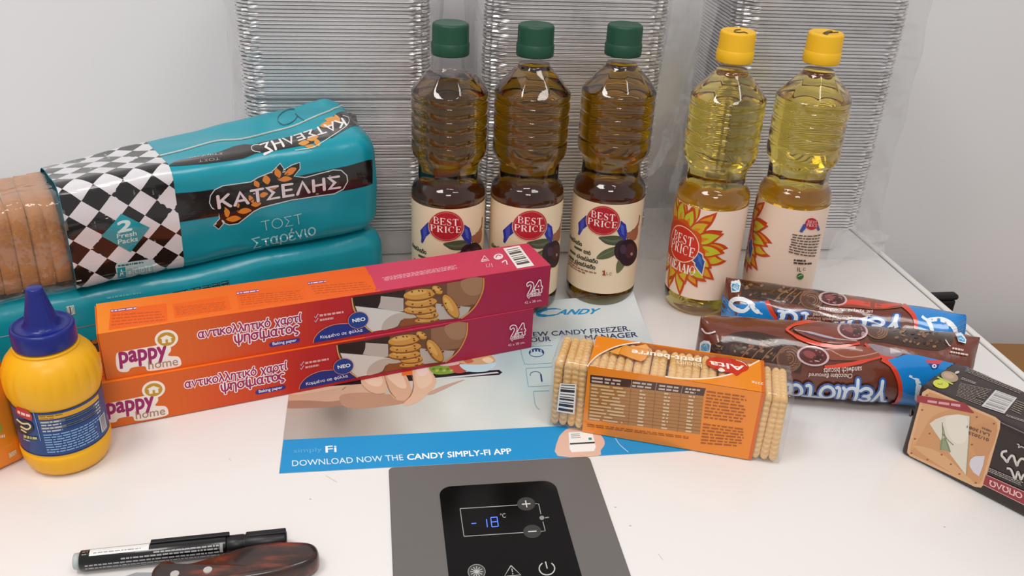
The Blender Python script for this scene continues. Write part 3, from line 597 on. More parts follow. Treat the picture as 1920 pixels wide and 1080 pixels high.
# ================================================================ petit-beurre biscuits in clear wrap
PL, PD, PH = .193, .049, .0655
pb = Thing('biscuit_pack', 'clear pack of petit-beurre biscuits with orange band beside the flyer', 'biscuits', (*gz(1025, 800)[:2], .0012), R_(-20.9))
def scallop(w, h, nw, nh, amp=.0011, r=.006):
    """outline of a toothed biscuit"""
    P = []; seq = []
    for (x0, y0, x1, y1, k) in ((0, 0, w, 0, nw), (w, 0, w, h, nh), (w, h, 0, h, nw), (0, h, 0, 0, nh)):
        dx, dy = x1-x0, y1-y0; L = math.hypot(dx, dy); nx_, ny_ = dy/L, -dx/L
        for i in range(k*4):
            t = i/(k*4); o = amp*(abs(math.sin(PI*t*k))-.5); P.append((x0+dx*t+nx_*o, y0+dy*t+ny_*o))
    return P
def biscuit_mesh():
    w, h, t = .0455, .0615, .0069; out = scallop(w, h, 9, 12); V, Fc = [], []; n = len(out); lay = ((0, .90), (.0008, .955), (.002, .99), (t/2, 1), (t-.002, .99), (t-.0008, .955), (t, .90))
    for x, s in lay: V += [(x, w/2+(p[0]-w/2)*s, h/2+(p[1]-h/2)*s) for p in out]
    for j in range(6): Fc += [(j*n+i, j*n+(i+1) % n, (j+1)*n+(i+1) % n, (j+1)*n+i) for i in range(n)]
    Fc += [tuple(range(n))[::-1], tuple(6*n+i for i in range(n))]; return V, Fc
bis = mat('golden_biscuit', 'e8bd7c', .75, noise=(90, .22), bump=(500, .5)); V, Fc = biscuit_mesh()
b0 = mesh_obj('biscuit', V, Fc, bis, pb, True); NB = 27; rnd = random.Random(4)
for i in range(NB):
    o = b0 if i == 0 else b0.copy()
    if i: C.objects.link(o); o.parent = pb.o
    o.location = (.0025+i*(PL-.006)/NB, .0016+rnd.uniform(-.0006, .0006), .0012+rnd.uniform(0, .0012)); o.rotation_euler = (0, R_(rnd.uniform(-1.2, 1.2)), R_(rnd.uniform(-1, 1)))
FILM = film_mat('clear_wrap', .015, .06, .1, bump=(120, .25))
bm = bmesh.new(); box(bm, 0, PL, 0, PD, 0, PH, .0025, 2); bm_obj('clear_wrap', bm, FILM, pb, True)
FS_, TS_, _e = box_faces(pb, PL, PD, PH); OR = 'ee8a22'
z1, z4 = Zm(3.6, 1000, 600), Zm(5.3333, 1080, 640)
x0, x1 = FS_.px(1096, 760)[0], FS_.px(1424, 790)[0]
A = Art(FS_); A.uvpoly([(x0, 0), (x1, 0), (x1, PH), (x0, PH)], OR); A.uvpoly([(x1-.0028, 0), (x1, 0), (x1, PH), (x1-.0028, PH)], 'd9641c')
hd = z1([(385, 368), (1165, 460), (1150, 512), (382, 425)]); bd = z1([(382, 425), (1150, 512), (1125, 772), (366, 672)])
A.quad(bd, 'b07a42'); A.quad(hd, '4b2b28')
for k in range(1, 11): A.stroke([A.bil(bd, 0, k/11), A.bil(bd, 1, k/11)], .8, '8f5a25')
for x in (.36, .575, .80):
    A.stroke([A.bil(bd, x, 0), A.bil(bd, x, 1)], .9, '8f5a25'); A.stroke([A.bil(hd, x, 0), A.bil(hd, x, 1)], .9, 'c99a72')
sub = lambda q, a0, a1, b0_, b1: [A.bil(q, a0, b0_), A.bil(q, a1, b0_), A.bil(q, a1, b1), A.bil(q, a0, b1)]
A.lines(sub(bd, .015, .33, 0, 1), 11, 'ddb98a', 0, 5, .5, fill=.4, word=.4)
for x in (.44, .655, .87): A.lines(sub(bd, x, x+.055, 0, 1), 11, 'ddc09a', 0, int(x*50), .5, word=.9)
for a, b in ((.015, .27), (.37, .54), (.6, .78), (.83, .96)): A.lines(sub(hd, a, b, .12, .92), 2, 'cdb7a6', 0, int(a*90), .55, word=.3)
A.lines(z1([(1172, 470), (1445, 508), (1430, 700), (1150, 665)]), 9, 'a35312', 0, 11, .42, word=.16); A.lines(z1([(1148, 690), (1428, 728), (1415, 860), (1128, 838)]), 7, 'a35312', 0, 12, .42, word=.16)
A.lines(z1([(365, 695), (1065, 785), (1062, 805), (362, 720)]), 2, 'a35312', 0, 13, .45, word=.06)
q = z1([(180, 425), (292, 432), (277, 635), (158, 615)]); A.quad(q, 'eceae6'); A.bars(q, 16, '35333a', down=True)
A.build('front_print', INKG, pb, 2e-4)
A = Art(TS_); f = TS_.px
lc_ = catmull(z4([(115, 255), (150, 205), (230, 135), (370, 65), (500, 30), (640, 14)]), 5); rc_ = catmull(z4([(115, 258), (300, 288), (700, 330), (1000, 368), (1200, 378), (1400, 362), (1560, 325), (1700, 262), (1835, 192)]), 5)
xb0, xb1 = f(1112, 636)[0], f(1433, 683)[0]
L_ = [f(*p) for p in lc_]; Rr = [f(*p) for p in rc_]
A.uvpoly([(x0, max(0, L_[0][1]))]+[(max(x0, p[0]), min(PD, p[1])) for p in L_]+[(L_[-1][0], PD), (x0, PD)], OR)
A.uvpoly([(x0, 0), (x1, 0), (x1, min(PD, Rr[-1][1]))]+[(min(x1, max(x0, p[0])), max(.0005, min(PD, p[1]))) for p in Rr[::-1]], OR)
A.stroke(lc_, 2.2, 'fbe6cf'); A.stroke(rc_[len(rc_)//3:], 2.4, 'fbe6cf'); A.uvpoly([(x1-.0028, 0), (x1, 0), (x1, PD), (x1-.0028, PD)], 'd9641c')
A.poly(z4([(330, 105), (500, 40), (560, 60), (700, 30), (735, 70), (700, 95), (440, 130), (420, 135)]), 'eda044', 0, 0); A.poly(z4([(430, 125), (460, 65), (500, 52), (720, 85), (735, 110), (690, 185), (650, 205), (560, 175)]), 'e8952f'); A.stroke(z4([(430, 125), (460, 65), (500, 52), (720, 85), (735, 110), (690, 185), (650, 205), (560, 175), (430, 125)]), .9, 'c46f1c')
A.text('petit-beurre', *z4([(1252, 162), (566, 70), (1247, 224)]), 'fff6ea', bold=.025); A.text('biscuits', *z4([(1256, 224), (1005, 195), (1256, 268)]), 'f3dfc2')
A.poly(z4([(1298, 205), (1330, 175), (1420, 162), (1540, 175), (1650, 205), (1725, 250), (1715, 290), (1660, 315), (1605, 352), (1570, 325), (1480, 310), (1380, 275), (1315, 240)]), 'c9281c', 0, 4)
A.text('Alta', *z4([(1675, 248), (1338, 200), (1684, 300)]), 'fdf3ea', bold=.02); A.stroke(z4([(1600, 190), (1670, 215), (1710, 250)]), 1, 'f2d9d0', 0, 3); A.poly(z4([(1420, 290), (1450, 268), (1490, 295), (1470, 308), (1440, 305)]), 'f5e9dc', 0, 3)
A.text('225g', *z4([(1872, 412), (1758, 398), (1872, 440)]), 'f8e3c8', bold=.02)
A.build('top_print', INKG, pb, 2e-4)
bm = bmesh.new(); box(bm, x0, x1, PD+.0002, PD+.0005, 0, PH); bm_obj('band_back', bm, mat('orange_film', 'ee8a22', .25), pb)

# ================================================================ dark cracker pack
KL, KD, KH = .185, .060, .068
ck = Thing('cracker_pack', 'dark brown wrapped cracker pack with cheese picture near the lid edge', 'crackers', (*gz(1688, 850)[:2], .0003), R_(-56.8))
bm = bmesh.new(); box(bm, 0, KL, 0, KD, 0, KH, .003, 3)
bmesh.ops.subdivide_edges(bm, edges=[e for e in bm.edges if e.calc_length() > .04], cuts=14, use_grid_fill=True)
rnd = random.Random(8)
for v in bm.verts:
    if v.co.x < .02 and v.co.z > .01: v.co.z += rnd.uniform(-.0012, .0004)*(1-v.co.x/.02)
DK = mat('dark_brown_wrapper', '2f2320', .32, coat=.15, bump=(60, .25)); bm_obj('wrapper', bm, DK, ck, True)
V = []; 
for i in range(13):
    for j, dx in enumerate((0, -.003)): V.append((dx-.0005+.001*rnd.uniform(-1, 1)*j, KD*i/12*.96+.001, .036+.004*math.sin(i*1.7)*j+.0006*(i % 2)))
mesh_obj('end_seal', V+[(v[0], v[1], v[2]+.0008) for v in V], [(2*i, 2*i+1, 2*i+3, 2*i+2) for i in range(12)]+[(26+2*i, 26+2*i+2, 26+2*i+3, 26+2*i+1) for i in range(12)], DK, ck)
FS_, TS_, _e = box_faces(ck, KL, KD, KH); z = Zm(3, 1640, 640); zr = Zm(5.4, 1780, 780); zq = Zm(6.748, 1690, 660)
A = Art(FS_)
crk = z([(270, 285), (300, 266), (340, 280), (680, 425), (708, 448), (706, 490), (618, 800), (600, 822), (565, 818), (200, 645), (183, 625), (190, 580)]); A.poly(crk, 'dcae82', 0, 0)
m = np.mean(crk, 0); A.poly([tuple(m+(np.array(p)-m)*.93) for p in crk], 'cf9562'); A.poly(z([(300, 330), (480, 360), (330, 420), (240, 560), (210, 600), (250, 420)]), 'd8a272', 0, 4); A.poly(z([(560, 480), (690, 470), (640, 640), (560, 620)]), 'c98f5e', 0, 4); A.poly(z([(220, 590), (360, 620), (480, 720), (560, 800), (400, 720)]), 'd9a878', 0, 4)
for p in ((295, 302), (268, 385), (310, 518), (228, 548), (208, 628), (298, 665), (378, 636), (430, 690), (478, 745), (570, 795), (672, 462), (575, 425), (548, 580), (545, 660)): A.ell(*z(p), 2.2, 1.7, '8f5a30', n=10)
A.poly(z([(240, 300), (268, 306), (510, 345), (562, 402), (545, 402), (258, 342), (238, 345)]), '9c2330'); A.lines(z([(300, 326), (492, 352), (490, 372), (298, 344)]), 1, 'dba3a3', 0, 5, .7, fill=1, word=.22)
A.poly(z([(310, 462), (345, 436), (400, 416), (470, 408), (538, 420), (530, 560), (516, 752), (480, 705), (430, 640), (380, 565), (335, 500)]), 'ddd6c6', 0, 0); A.poly(z([(400, 430), (520, 425), (515, 560), (440, 560)]), 'e6e0d2', 0, 3); A.stroke(z([(538, 420), (530, 560), (516, 752)]), 1.5, 'a89a80')
A.poly(z([(370, 560), (400, 545), (430, 620), (400, 610), (372, 605)]), '8d9a76', 0, 3)
for q in ([(382, 455), (385, 510), (400, 560)], [(383, 470), (400, 540), (425, 625)], [(385, 500), (380, 560), (372, 610)], [(388, 520), (420, 560), (445, 582)]): A.stroke(z(q), 1.5, '6f7d52', 0, 3)
A.poly(zr([(205, 480), (220, 430), (270, 402), (365, 400), (345, 500), (305, 610), (250, 570), (215, 520)]), 'd6d0da', 0, 0)
A.text('LA13081', *zr([(412, 178), (185, 92), (405, 205)]), '4d342c', bold=.01); A.text('01/2025', *zr([(405, 228), (200, 152), (398, 256)]), '4d342c', bold=.01); A.lines(zr([(335, 108), (430, 145), (427, 165), (333, 125)]), 1, '6d4a3c', 0, 2, .8, word=.3)
A.poly(zr([(375, 590), (760, 760), (820, 790), (800, 910), (740, 885), (345, 690)]), '93262f'); A.stroke(zr([(375, 590), (760, 762), (900, 825)]), 1.2, 'd6a7a4'); A.stroke(zr([(345, 690), (740, 885), (880, 955)]), 1.2, 'd6a7a4')
stext(A, 'ΟΠΩΛΩ', *zr([(745, 778), (412, 640), (738, 842)]), 'efc6c4', .26)
A.stroke(zr([(590, 350), (545, 360), (535, 395), (560, 425), (590, 462), (600, 440), (630, 400), (655, 405), (670, 450), (690, 500), (700, 470), (730, 430), (770, 440), (790, 500)]), 4.5, 'cfcac4', 0, 4); A.stroke(zr([(585, 525), (625, 535), (650, 590), (670, 635), (690, 580), (700, 560), (715, 600), (730, 640), (760, 590), (790, 640)]), 4, 'cfcac4', 0, 4); A.stroke(zr([(690, 280), (712, 290), (705, 315), (735, 305), (760, 320)]), 2.2, 'b9b2ac', 0, 4)
A.lines(zr([(400, 512), (760, 665), (752, 715), (392, 558)]), 3, 'a8a09a', 0, 5, .5, word=.06)
A.build('front_print', INKG, ck, 3e-4, clip=[((KL-.002, 0, 0), (1, 0, 0))])
A = Art(TS_)
A.ell(*zq((500, 408)), 15, 8.3, 'c9cc2c', rot=10); A.stroke(zq([(455, 405), (490, 415), (520, 395), (510, 425)]), 1.2, '4f5a1c'); A.ell(*zq((610, 315)), 16.5, 9.5, 'a48a6e', rot=18); A.ell(*zq((600, 305)), 10, 5, 'b59c82', rot=18); A.stroke(zq([(455, 320), (560, 370), (650, 410)]), 3, 'a9bf3a'); A.ell(*zq((705, 262)), 4.5, 2.4, 'c4bdb4', rot=-20)
A.lines(zq([(860, 170), (1552, 430), (1552, 560), (800, 250)]), 6, '93867c', 0, 3, .42, word=.05); A.lines(zq([(770, 320), (960, 395), (940, 420), (750, 350)]), 2, 'b3a79c', 0, 4, .45, word=.15)
A.lines(zq([(740, 390), (1150, 480), (1010, 690), (690, 560)]), 11, '8b7d72', 0, 6, .42, word=.1); A.lines(zq([(1460, 610), (1600, 660), (1500, 800), (1370, 740)]), 6, '8b7d72', 0, 9, .42, word=.2)
q = zq([(1190, 485), (1462, 585), (1300, 785), (1010, 690)]); A.quad(q, 'c9c6c4'); A.bars(q, 15, '8f8a88', down=True)
A.lines(zq([(1330, 790), (1600, 880), (1590, 910), (1320, 815)]), 2, 'a89c92', 0, 7, .5, word=.1)
A.build('top_print', INKG, ck, 3e-4, clip=[((KL-.002, 0, 0), (1, 0, 0)), ((0, KD-.002, 0), (0, 1, 0)), ((0, .002, 0), (0, -1, 0))])
# ================================================================ oil bottles
HB = .289
def bprof(level=None, inset=0.0):
    P = [(.0185, .0035), (.026, .0012), (.0315, .0006), (.0345, .0032), (.0362, .008), (.0368, .0145), (.0370, .0200), (.0365, .0206), (.0365, .1212), (.0370, .1218), (.0371, .1255), (.0366, .1295), (.0352, .1335), (.0330, .1362), (.0318, .1378), (.0314, .1400), (.0313, .1480), (.0315, .1565), (.0322, .1595), (.0345, .1632), (.0362, .1662), (.0368, .1700)]
    z = .1700
    while z < .2115:
        P += [(.0369, z+.0020), (.0369, z+.0078), (.0363, z+.0094), (.0355, z+.0104), (.0363, z+.0114)]; z += .0128
    P += [(.0369, z+.0018), (.0369, .2258), (.0366, .2267), (.0358, .2278), (.0350, .2288), (.0340, .2300), (.0325, .2318), (.0295, .2353), (.0250, .2402), (.0205, .2452), (.0172, .2487), (.0156, .2507), (.0148, .2530), (.0146, .2545), (.0146, .2615)]
    P = [(r-inset, z) for r, z in P]
    if level:
        Q = [p for p in P if p[1] < level]; (r0, z0), (r1, z1) = Q[-1], P[len(Q)]; t = (level-z0)/(z1-z0); Q.append((r0+(r1-r0)*t, level)); P = Q
    return P
def bfacet(a, r, z):
    k = 0.0
    if .2268 < z < .250: k = max(0, min(1, (z-.2268)/.0065, (.250-z)/.004)); m = (a % (PI/4))-PI/8; return r*(1-k+k*.965/math.cos(m))
    if .137 < z < .160: k = .75*min(1, (z-.137)/.003, (.160-z)/.003)
    m = (a % (PI/4))-PI/8; return r*(1-k+k*math.cos(PI/8)/math.cos(m))
def oil_mat(name, col, dens, ior=1.47):
    m = bpy.data.materials.new(name); m.use_nodes = True; nt = m.node_tree; nt.nodes.clear(); N = nt.nodes.new
    o, g, v = N('ShaderNodeOutputMaterial'), N('ShaderNodeBsdfGlass'), N('ShaderNodeVolumeAbsorption'); g.inputs['IOR'].default_value = ior; g.inputs['Roughness'].default_value = 0
    v.inputs[0].default_value = (*col, 1); v.inputs[1].default_value = dens; nt.links.new(g.outputs[0], o.inputs[0]); nt.links.new(v.outputs[0], o.inputs['Volume']); return m
OLIVE, SUNF = oil_mat('olive_oil', (.865, .755, 0), 90), oil_mat('sunflower_oil', (.972, .855, 0), 28)
PET = film_mat('clear_bottle_plastic', .002, .012, .04, bump=None)
GREEN, YEL = mat('green_cap_plastic', '164a35', .42, bump=(900, .1)), mat('yellow_cap_plastic', 'f2bb1c', .4, bump=(900, .1))
LABEL_C, LABEL_P = mat('cream_label_paper', 'f0dcbc', .35, spec=.45), mat('peach_label_paper', 'f6dcc8', .35, spec=.45)
RL = .0367
def lab_surf(t, a0): return Surf(t, lambda u, v, o: np.stack([(RL+o)*np.cos(a0+u/RL), (RL+o)*np.sin(a0+u/RL), v], -1), (-.06, .06), (.021, .12), 90)
def me_of(name, V, F, m, smooth=True):
    me = bpy.data.meshes.new(name); me.from_pydata(V, [], F); me.materials.append(m); me.polygons.foreach_set('use_smooth', [smooth]*len(F)); me.update(); return me
def cap_prof(): return [(.0150, .2600), (.0172, .2602), (.0176, .2610), (.0176, .2705), (.0170, .2712), (.0168, .2720), (.0167, .2862), (.0162, .2880), (.0150, .2888), (.0135, .2884)]
knurl = lambda a, r, z: r*(1+(.007*math.cos(60*a) if .262 < z < .287 and r > .016 else 0))
M_shell = me_of('bottle', *lathe(bprof(), 96, bfacet, True, False), PET)
M_oil = {k: me_of('oil', *lathe(bprof(lv, .0006), 96, bfacet), m) for k, lv, m in (('olive_low', .2405, OLIVE), ('olive', .2525, OLIVE), ('sun', .2530, SUNF))}
for m_ in M_oil.values():
    for v in m_.vertices:
        if v.co.z < .004: v.co.z += .0006
M_cap = {k: me_of('cap', *lathe(cap_prof(), 120, knurl), m) for k, m in (('g', GREEN), ('y', YEL))}
M_lab = {k: me_of('label', *lathe([(RL, .0212), (RL, .1206)], 96, None, False, False), m) for k, m in (('o', LABEL_C), ('s', LABEL_P))}
def oil_bottle(px, kind, label, group, rotz=0):
    p = gz(*px, HB); t = Thing('oil_bottle', label, 'bottle', (p[0], p[1], .0003), rotz, group)
    link('bottle', M_shell, t); link('oil', M_oil[kind], t); link('cap', M_cap['y' if kind == 'sun' else 'g'], t); link('label', M_lab['s' if kind == 'sun' else 'o'], t); return t
fA = lambda t: math.atan2(-t.T[1], -t.T[0])           # the side that faces the viewer
G1, G2 = 'olive oil bottles', 'sunflower oil bottles'
b3 = oil_bottle((1173, 45), 'olive', 'olive oil bottle with green cap, the one beside a sunflower oil bottle', G1)
a3 = fA(b3); S3 = lab_surf(b3, a3); A = Art(S3); z = Zm(4.909, 1040, 340)
A.poly(z([(218, 380), (290, 312), (305, 325), (305, 408), (262, 440), (228, 498), (215, 485), (222, 440)]), '32359c'); A.poly(z([(240, 372), (272, 340), (268, 430), (238, 465)]), '4a52b8'); A.poly(z([(585, 385), (612, 362), (655, 398), (668, 478), (650, 560), (600, 512), (570, 450)]), '32359c'); A.poly(z([(605, 395), (635, 410), (640, 500), (615, 480)]), '4a60c0')
A.poly(z([(405, 515), (470, 505), (560, 498), (625, 520), (612, 570), (560, 588), (480, 578), (430, 545)]), '4e5440', 0, 4); A.poly(z([(430, 525), (520, 540), (610, 530), (600, 560), (500, 560)]), '656a52', 0, 3)
A.poly(z([(384, 705), (430, 650), (510, 612), (590, 600), (560, 670), (500, 705), (430, 718)]), '5d6446', 0, 4); A.stroke(z([(390, 702), (470, 665), (575, 612)]), 1.2, '7f8560'); A.poly(z([(572, 845), (566, 780), (590, 720), (650, 705), (655, 750), (615, 815)]), '6a6e48', 0, 4)
A.stroke(z([(782, 310), (765, 400), (715, 470), (660, 525)]), [1.5, 3, 7, 5], '8a6248', 0, 4); A.poly(z([(660, 480), (720, 450), (760, 400), (765, 470), (740, 540), (690, 530)]), 'a2664a', 0, 3)
A.ell(*z((625, 640)), 16, 20, '38222c'); A.ell(*z((672, 655)), 17.5, 25.5, '2c161d', rot=8); A.ell(*z((690, 640)), 9, 14, '4a2630', rot=10); A.ell(*z((706, 668)), 2.2, 3, 'b98a84'); A.ell(*z((628, 625)), 6, 9, '4a3444')
A.ell(*z((447, 364)), 32.4, 28.6, 'd9b48c', rot=9, n=40); A.ell(*z((447, 362)), 31, 27.2, 'b51f2c', rot=9, n=40); A.ring(447/4.909+1040, 362/4.909+340, 28.6, 25, .7, 'd98a84', rot=9, n=40)
stext(A, 'BEST', *z([(337, 325), (553, 367), (341, 262)]), 'fbe9e4', .26, GS); stext(A, 'PRICE', *z([(308, 388), (572, 430), (312, 330)]), 'fbe9e4', .26, GS)
uA, uB, uC = (S3.px(*p) for p in z([(205, 712), (400, 758), (205, 668)])); cw = (uB[0]-uA[0])/9; hh = uC[1]-uA[1]
for tx, end in (('ελαιόλαδο', (252, 600)), ('από', (332, 680)), ('ελαιόλαδο', (398, 757)), ('ελαιόλαδο', (375, 812))):
    try:
        e = S3.px(*z(end)); wd = cw*len(tx); stext(A, tx, (e[0]-wd, e[1]), e, (e[0]-wd, e[1]+.0052), '2f3a26', .3, uv=True)
        if end[0] != 252: A.uvpoly([(e[0]-wd-.0135, e[1]+.0012), (e[0]-wd-.002, e[1]+.0012), (e[0]-wd-.002, e[1]+.0036), (e[0]-wd-.0135, e[1]+.0036)], '4a5240')
    except KeyError: pass
e = S3.px(*z((385, 868))); 
for k in range(3):
    rnd = random.Random(k); x = e[0]-.04
    while x < e[0]-(.022 if k == 0 else 0 if k == 1 else .012): w = rnd.uniform(.002, .005); y = e[1]+.0025-.0028*(k-1); A.uvpoly([(x, y), (x+w, y), (x+w, y+.0012), (x, y+.0012)], '8a5a48'); x += w+.001
A.stroke(z([(440, 828), (456, 818), (454, 858)]), 2.6, '9c2230'); A.stroke(z([(438, 857), (470, 860)]), 1.6, '9c2230'); A.text('L', *z([(476, 858), (492, 860), (477, 832)]), '7a3a38'); A.ring(*z((514, 850)), 2.4, 2.2, .8, '8a6a58', a0=40, a1=330)
M_oprint = A.build('label_print', INKP, b3, 1.5e-4, grid=(.0012, None)).data
uL3 = S3.px(1131, 413)[0]
def twin(px, logo, label, kind='olive'):
    t = oil_bottle(px, kind, label, G1); a = fA(t); S = lab_surf(t, a); u = S.px(*logo)[0]
    rz = (a+u/RL)-(a3+uL3/RL); t.o.rotation_euler.z = rz; link('label_print', M_oprint, t); return t
b1 = twin((845, 42), (837, 420), 'olive oil bottle with green cap nearest the bread packs', 'olive_low')
b2 = twin((1006, 45), (995, 420), 'olive oil bottle with green cap in the middle of three')
p1_ = Thing('x', 'x', 'x', tuple(b1.o.location)); S1 = lab_surf(p1_, fA(p1_)); A = Art(S1); A.lines([(790, 374), (812, 379), (812, 390), (790, 385)], 2, '4f4a3a', 0, 3, .5, word=.15); A.lines([(812, 379), (836, 382), (836, 392), (812, 390)], 2, '4f4a3a', 0, 4, .5, word=.15)
o = A.build('date_stamp', INKP, b1, 2e-4, grid=(.0012, None)); o.rotation_euler.z = -b1.o.rotation_euler.z; bpy.data.objects.remove(p1_.o)
b4 = oil_bottle((1385, 57), 'sun', 'sunflower oil bottle with yellow cap, its red logo facing forward', G2)
a4 = fA(b4); S4 = lab_surf(b4, a4); A = Art(S4); z = Zm(4.696, 1230, 350)
uc = S4.px(*z((225, 520))); cu, cv = uc[0]-.004, uc[1]+.002
rnd = random.Random(12)
def petal(a, r0, r1, w, col):
    d = np.array([math.cos(a), math.sin(a)]); n = np.array([-d[1], d[0]]); c = np.array([cu, cv]); bend = rnd.uniform(-.25, .25)
    def shp(k, r1_):
        tip = c+d*r1_+n*bend*w*1.3; f = lambda t, q: c+d*(r0+(r1_-r0)*t)+n*(q*w*k+bend*w*.5*t)
        return catmull([c+d*r0, f(.25, .42), f(.55, .5), f(.82, .25), tip], 4)+catmull([tip, f(.80, -.22), f(.52, -.46), f(.25, -.4), c+d*r0], 4)[1:-1]
    cl = lambda P: [(p[0], min(.1203, max(.0216, p[1]))) for p in P]
    A.uvpoly(cl(shp(1, r1)), 'c9481c'); A.uvpoly(cl(shp(.78, r0+(r1-r0)*.84)), col); A.uvpoly(cl(shp(.35, r0+(r1-r0)*.5)), 'e0862a')
for i in range(17): a = 2*PI*i/17+.1; petal(a, .024, .055+rnd.uniform(-.005, .004), .0125, rnd.choice(('d0b832', 'dd9a2c')))
for i in range(15): a = 2*PI*i/15; petal(a, .020, .047+rnd.uniform(-.005, .004), .0140, rnd.choice(('bfc02e', 'd6b02c', 'c6c436')))
A.uvpoly([(cu+.029*math.cos(t)*(1+.06*math.cos(9*t)), cv-.003+.029*math.sin(t)*(1+.06*math.cos(9*t))) for t in np.linspace(0, 2*PI, 72, endpoint=False)], 'd4521e'); A.uvpoly([(cu+.025*math.cos(t), cv-.002+.025*math.sin(t)) for t in np.linspace(0, 2*PI, 48, endpoint=False)], 'c23e1a')
A.poly(z([(355, 545), (415, 588), (420, 625), (440, 645), (410, 790), (340, 700), (338, 672), (308, 640)]), 'f0d0c0'); A.poly(z([(362, 562), (408, 598), (412, 632), (428, 655), (404, 768), (348, 690), (348, 665), (320, 638)]), '31559f'); A.poly(z([(370, 590), (400, 625), (405, 700), (375, 650)]), '4a74ba')
ucx = S4.px(*z((232, 503))); 
A.uvpoly([(ucx[0]+.0196*math.cos(t), ucx[1]+.0196*math.sin(t)) for t in np.linspace(0, 2*PI, 48, endpoint=False)], 'f6cfae'); A.uvpoly([(ucx[0]+.0186*math.cos(t), ucx[1]+.0186*math.sin(t)) for t in np.linspace(0, 2*PI, 48, endpoint=False)], 'd2331f')
x, y = ucx; stext(A, 'BEST', (x-.0130, y+.0010), (x+.0125, y+.0010), (x-.0130, y+.0112), 'fdeee4', .26, GS, uv=True); stext(A, 'PRICE', (x-.0155, y-.0102), (x+.0157, y-.0102), (x-.0155, y+.0003), 'fdeee4', .26, GS, uv=True)
e = S4.px(*z((342, 784))); e2 = S4.px(*z((150, 722))); wd = .041; stext(A, 'ΗΛΙΕΛΑΙΟ', (e[0]-wd, e[1]), e, (e[0]-wd, e[1]+.0105), 'fbece0', .36, GS, uv=True, space=.14)
M_sprint = A.build('label_print', INKP, b4, 1.5e-4, grid=(.0012, None)).data; ut4 = S4.px(*z((667, 480)))[0]
b5 = oil_bottle((1550, 60), 'sun', 'sunflower oil bottle with yellow cap, its fine print facing forward', G2)
a5 = fA(b5); z = Zm(3.6, 1220, 300); pp = Thing('x', 'x', 'x', tuple(b5.o.location)); S5 = lab_surf(pp, a5); u5 = S5.px(*z((848, 535)))[0]
rz5 = (a5+u5/RL)-(a4+ut4/RL); b5.o.rotation_euler.z = rz5; link('label_print', M_sprint, b5)
A = Art(S5); A.poly(z([(1003, 480), (1030, 432), (1052, 425), (1045, 460), (1020, 488)]), '4a5aa8'); A.poly(z([(1125, 428), (1140, 470), (1128, 478), (1112, 450)]), '4a5aa8'); A.ell(*z((1085, 430)), 12, 11, 'c22c34', rot=4)
stext(A, 'BEST', *z([(1058, 424), (1118, 430), (1060, 404)]), 'f6dcd8', .26, GS); stext(A, 'PRICE', *z([(1050, 446), (1120, 452), (1052, 426)]), 'f6dcd8', .26, GS)
A.lines(z([(955, 492), (1150, 492), (1110, 655), (925, 622)]), 8, '6a5a52', 0, 21, .45, align=1, word=.13); A.lines(z([(966, 664), (1088, 664), (1085, 706), (964, 700)]), 2, '4f443e', 0, 22, .6, word=.2)
A.text('1L', *z([(988, 748), (1012, 750), (990, 722)]), '4a403a', bold=.02); A.ring(*z((1036, 735)), 2.6, 2.2, .8, '7a6a60', a0=40, a1=330); A.ell(*z((1007, 783)), 6.2, 5.8, '3f7a35'); A.stroke(z([(992, 785), (1005, 778), (1022, 772)]), 1.2, 'cfe0c4')
o = A.build('fine_print', INKP, b5, 6e-4, grid=(.0012, None)); o.rotation_euler.z = -rz5; bpy.data.objects.remove(pp.o)
for t, pts in ((b4, [(1389, 55), (1379, 56), (1377, 59), (1386, 60.5), (1396, 60), (1402, 63)]), (b5, [(1543, 62), (1554, 58), (1561, 59), (1553, 62), (1551, 65), (1546, 62), (1572, 60)])):
    S = plane(t, (-.02, -.02, .28885), (1, 0, 0), (0, 1, 0), .04, .04)
    if t is b5: S.t = Thing('x', 'x', 'x', tuple(b5.o.location)); 
    A = Art(S); A.stroke(pts, 1.4, '3a3018', 0, 4); o = A.build('pen_mark', INK, t, 5e-5)
    if t is b5: o.rotation_euler.z = -rz5; bpy.data.objects.remove(S.t.o)
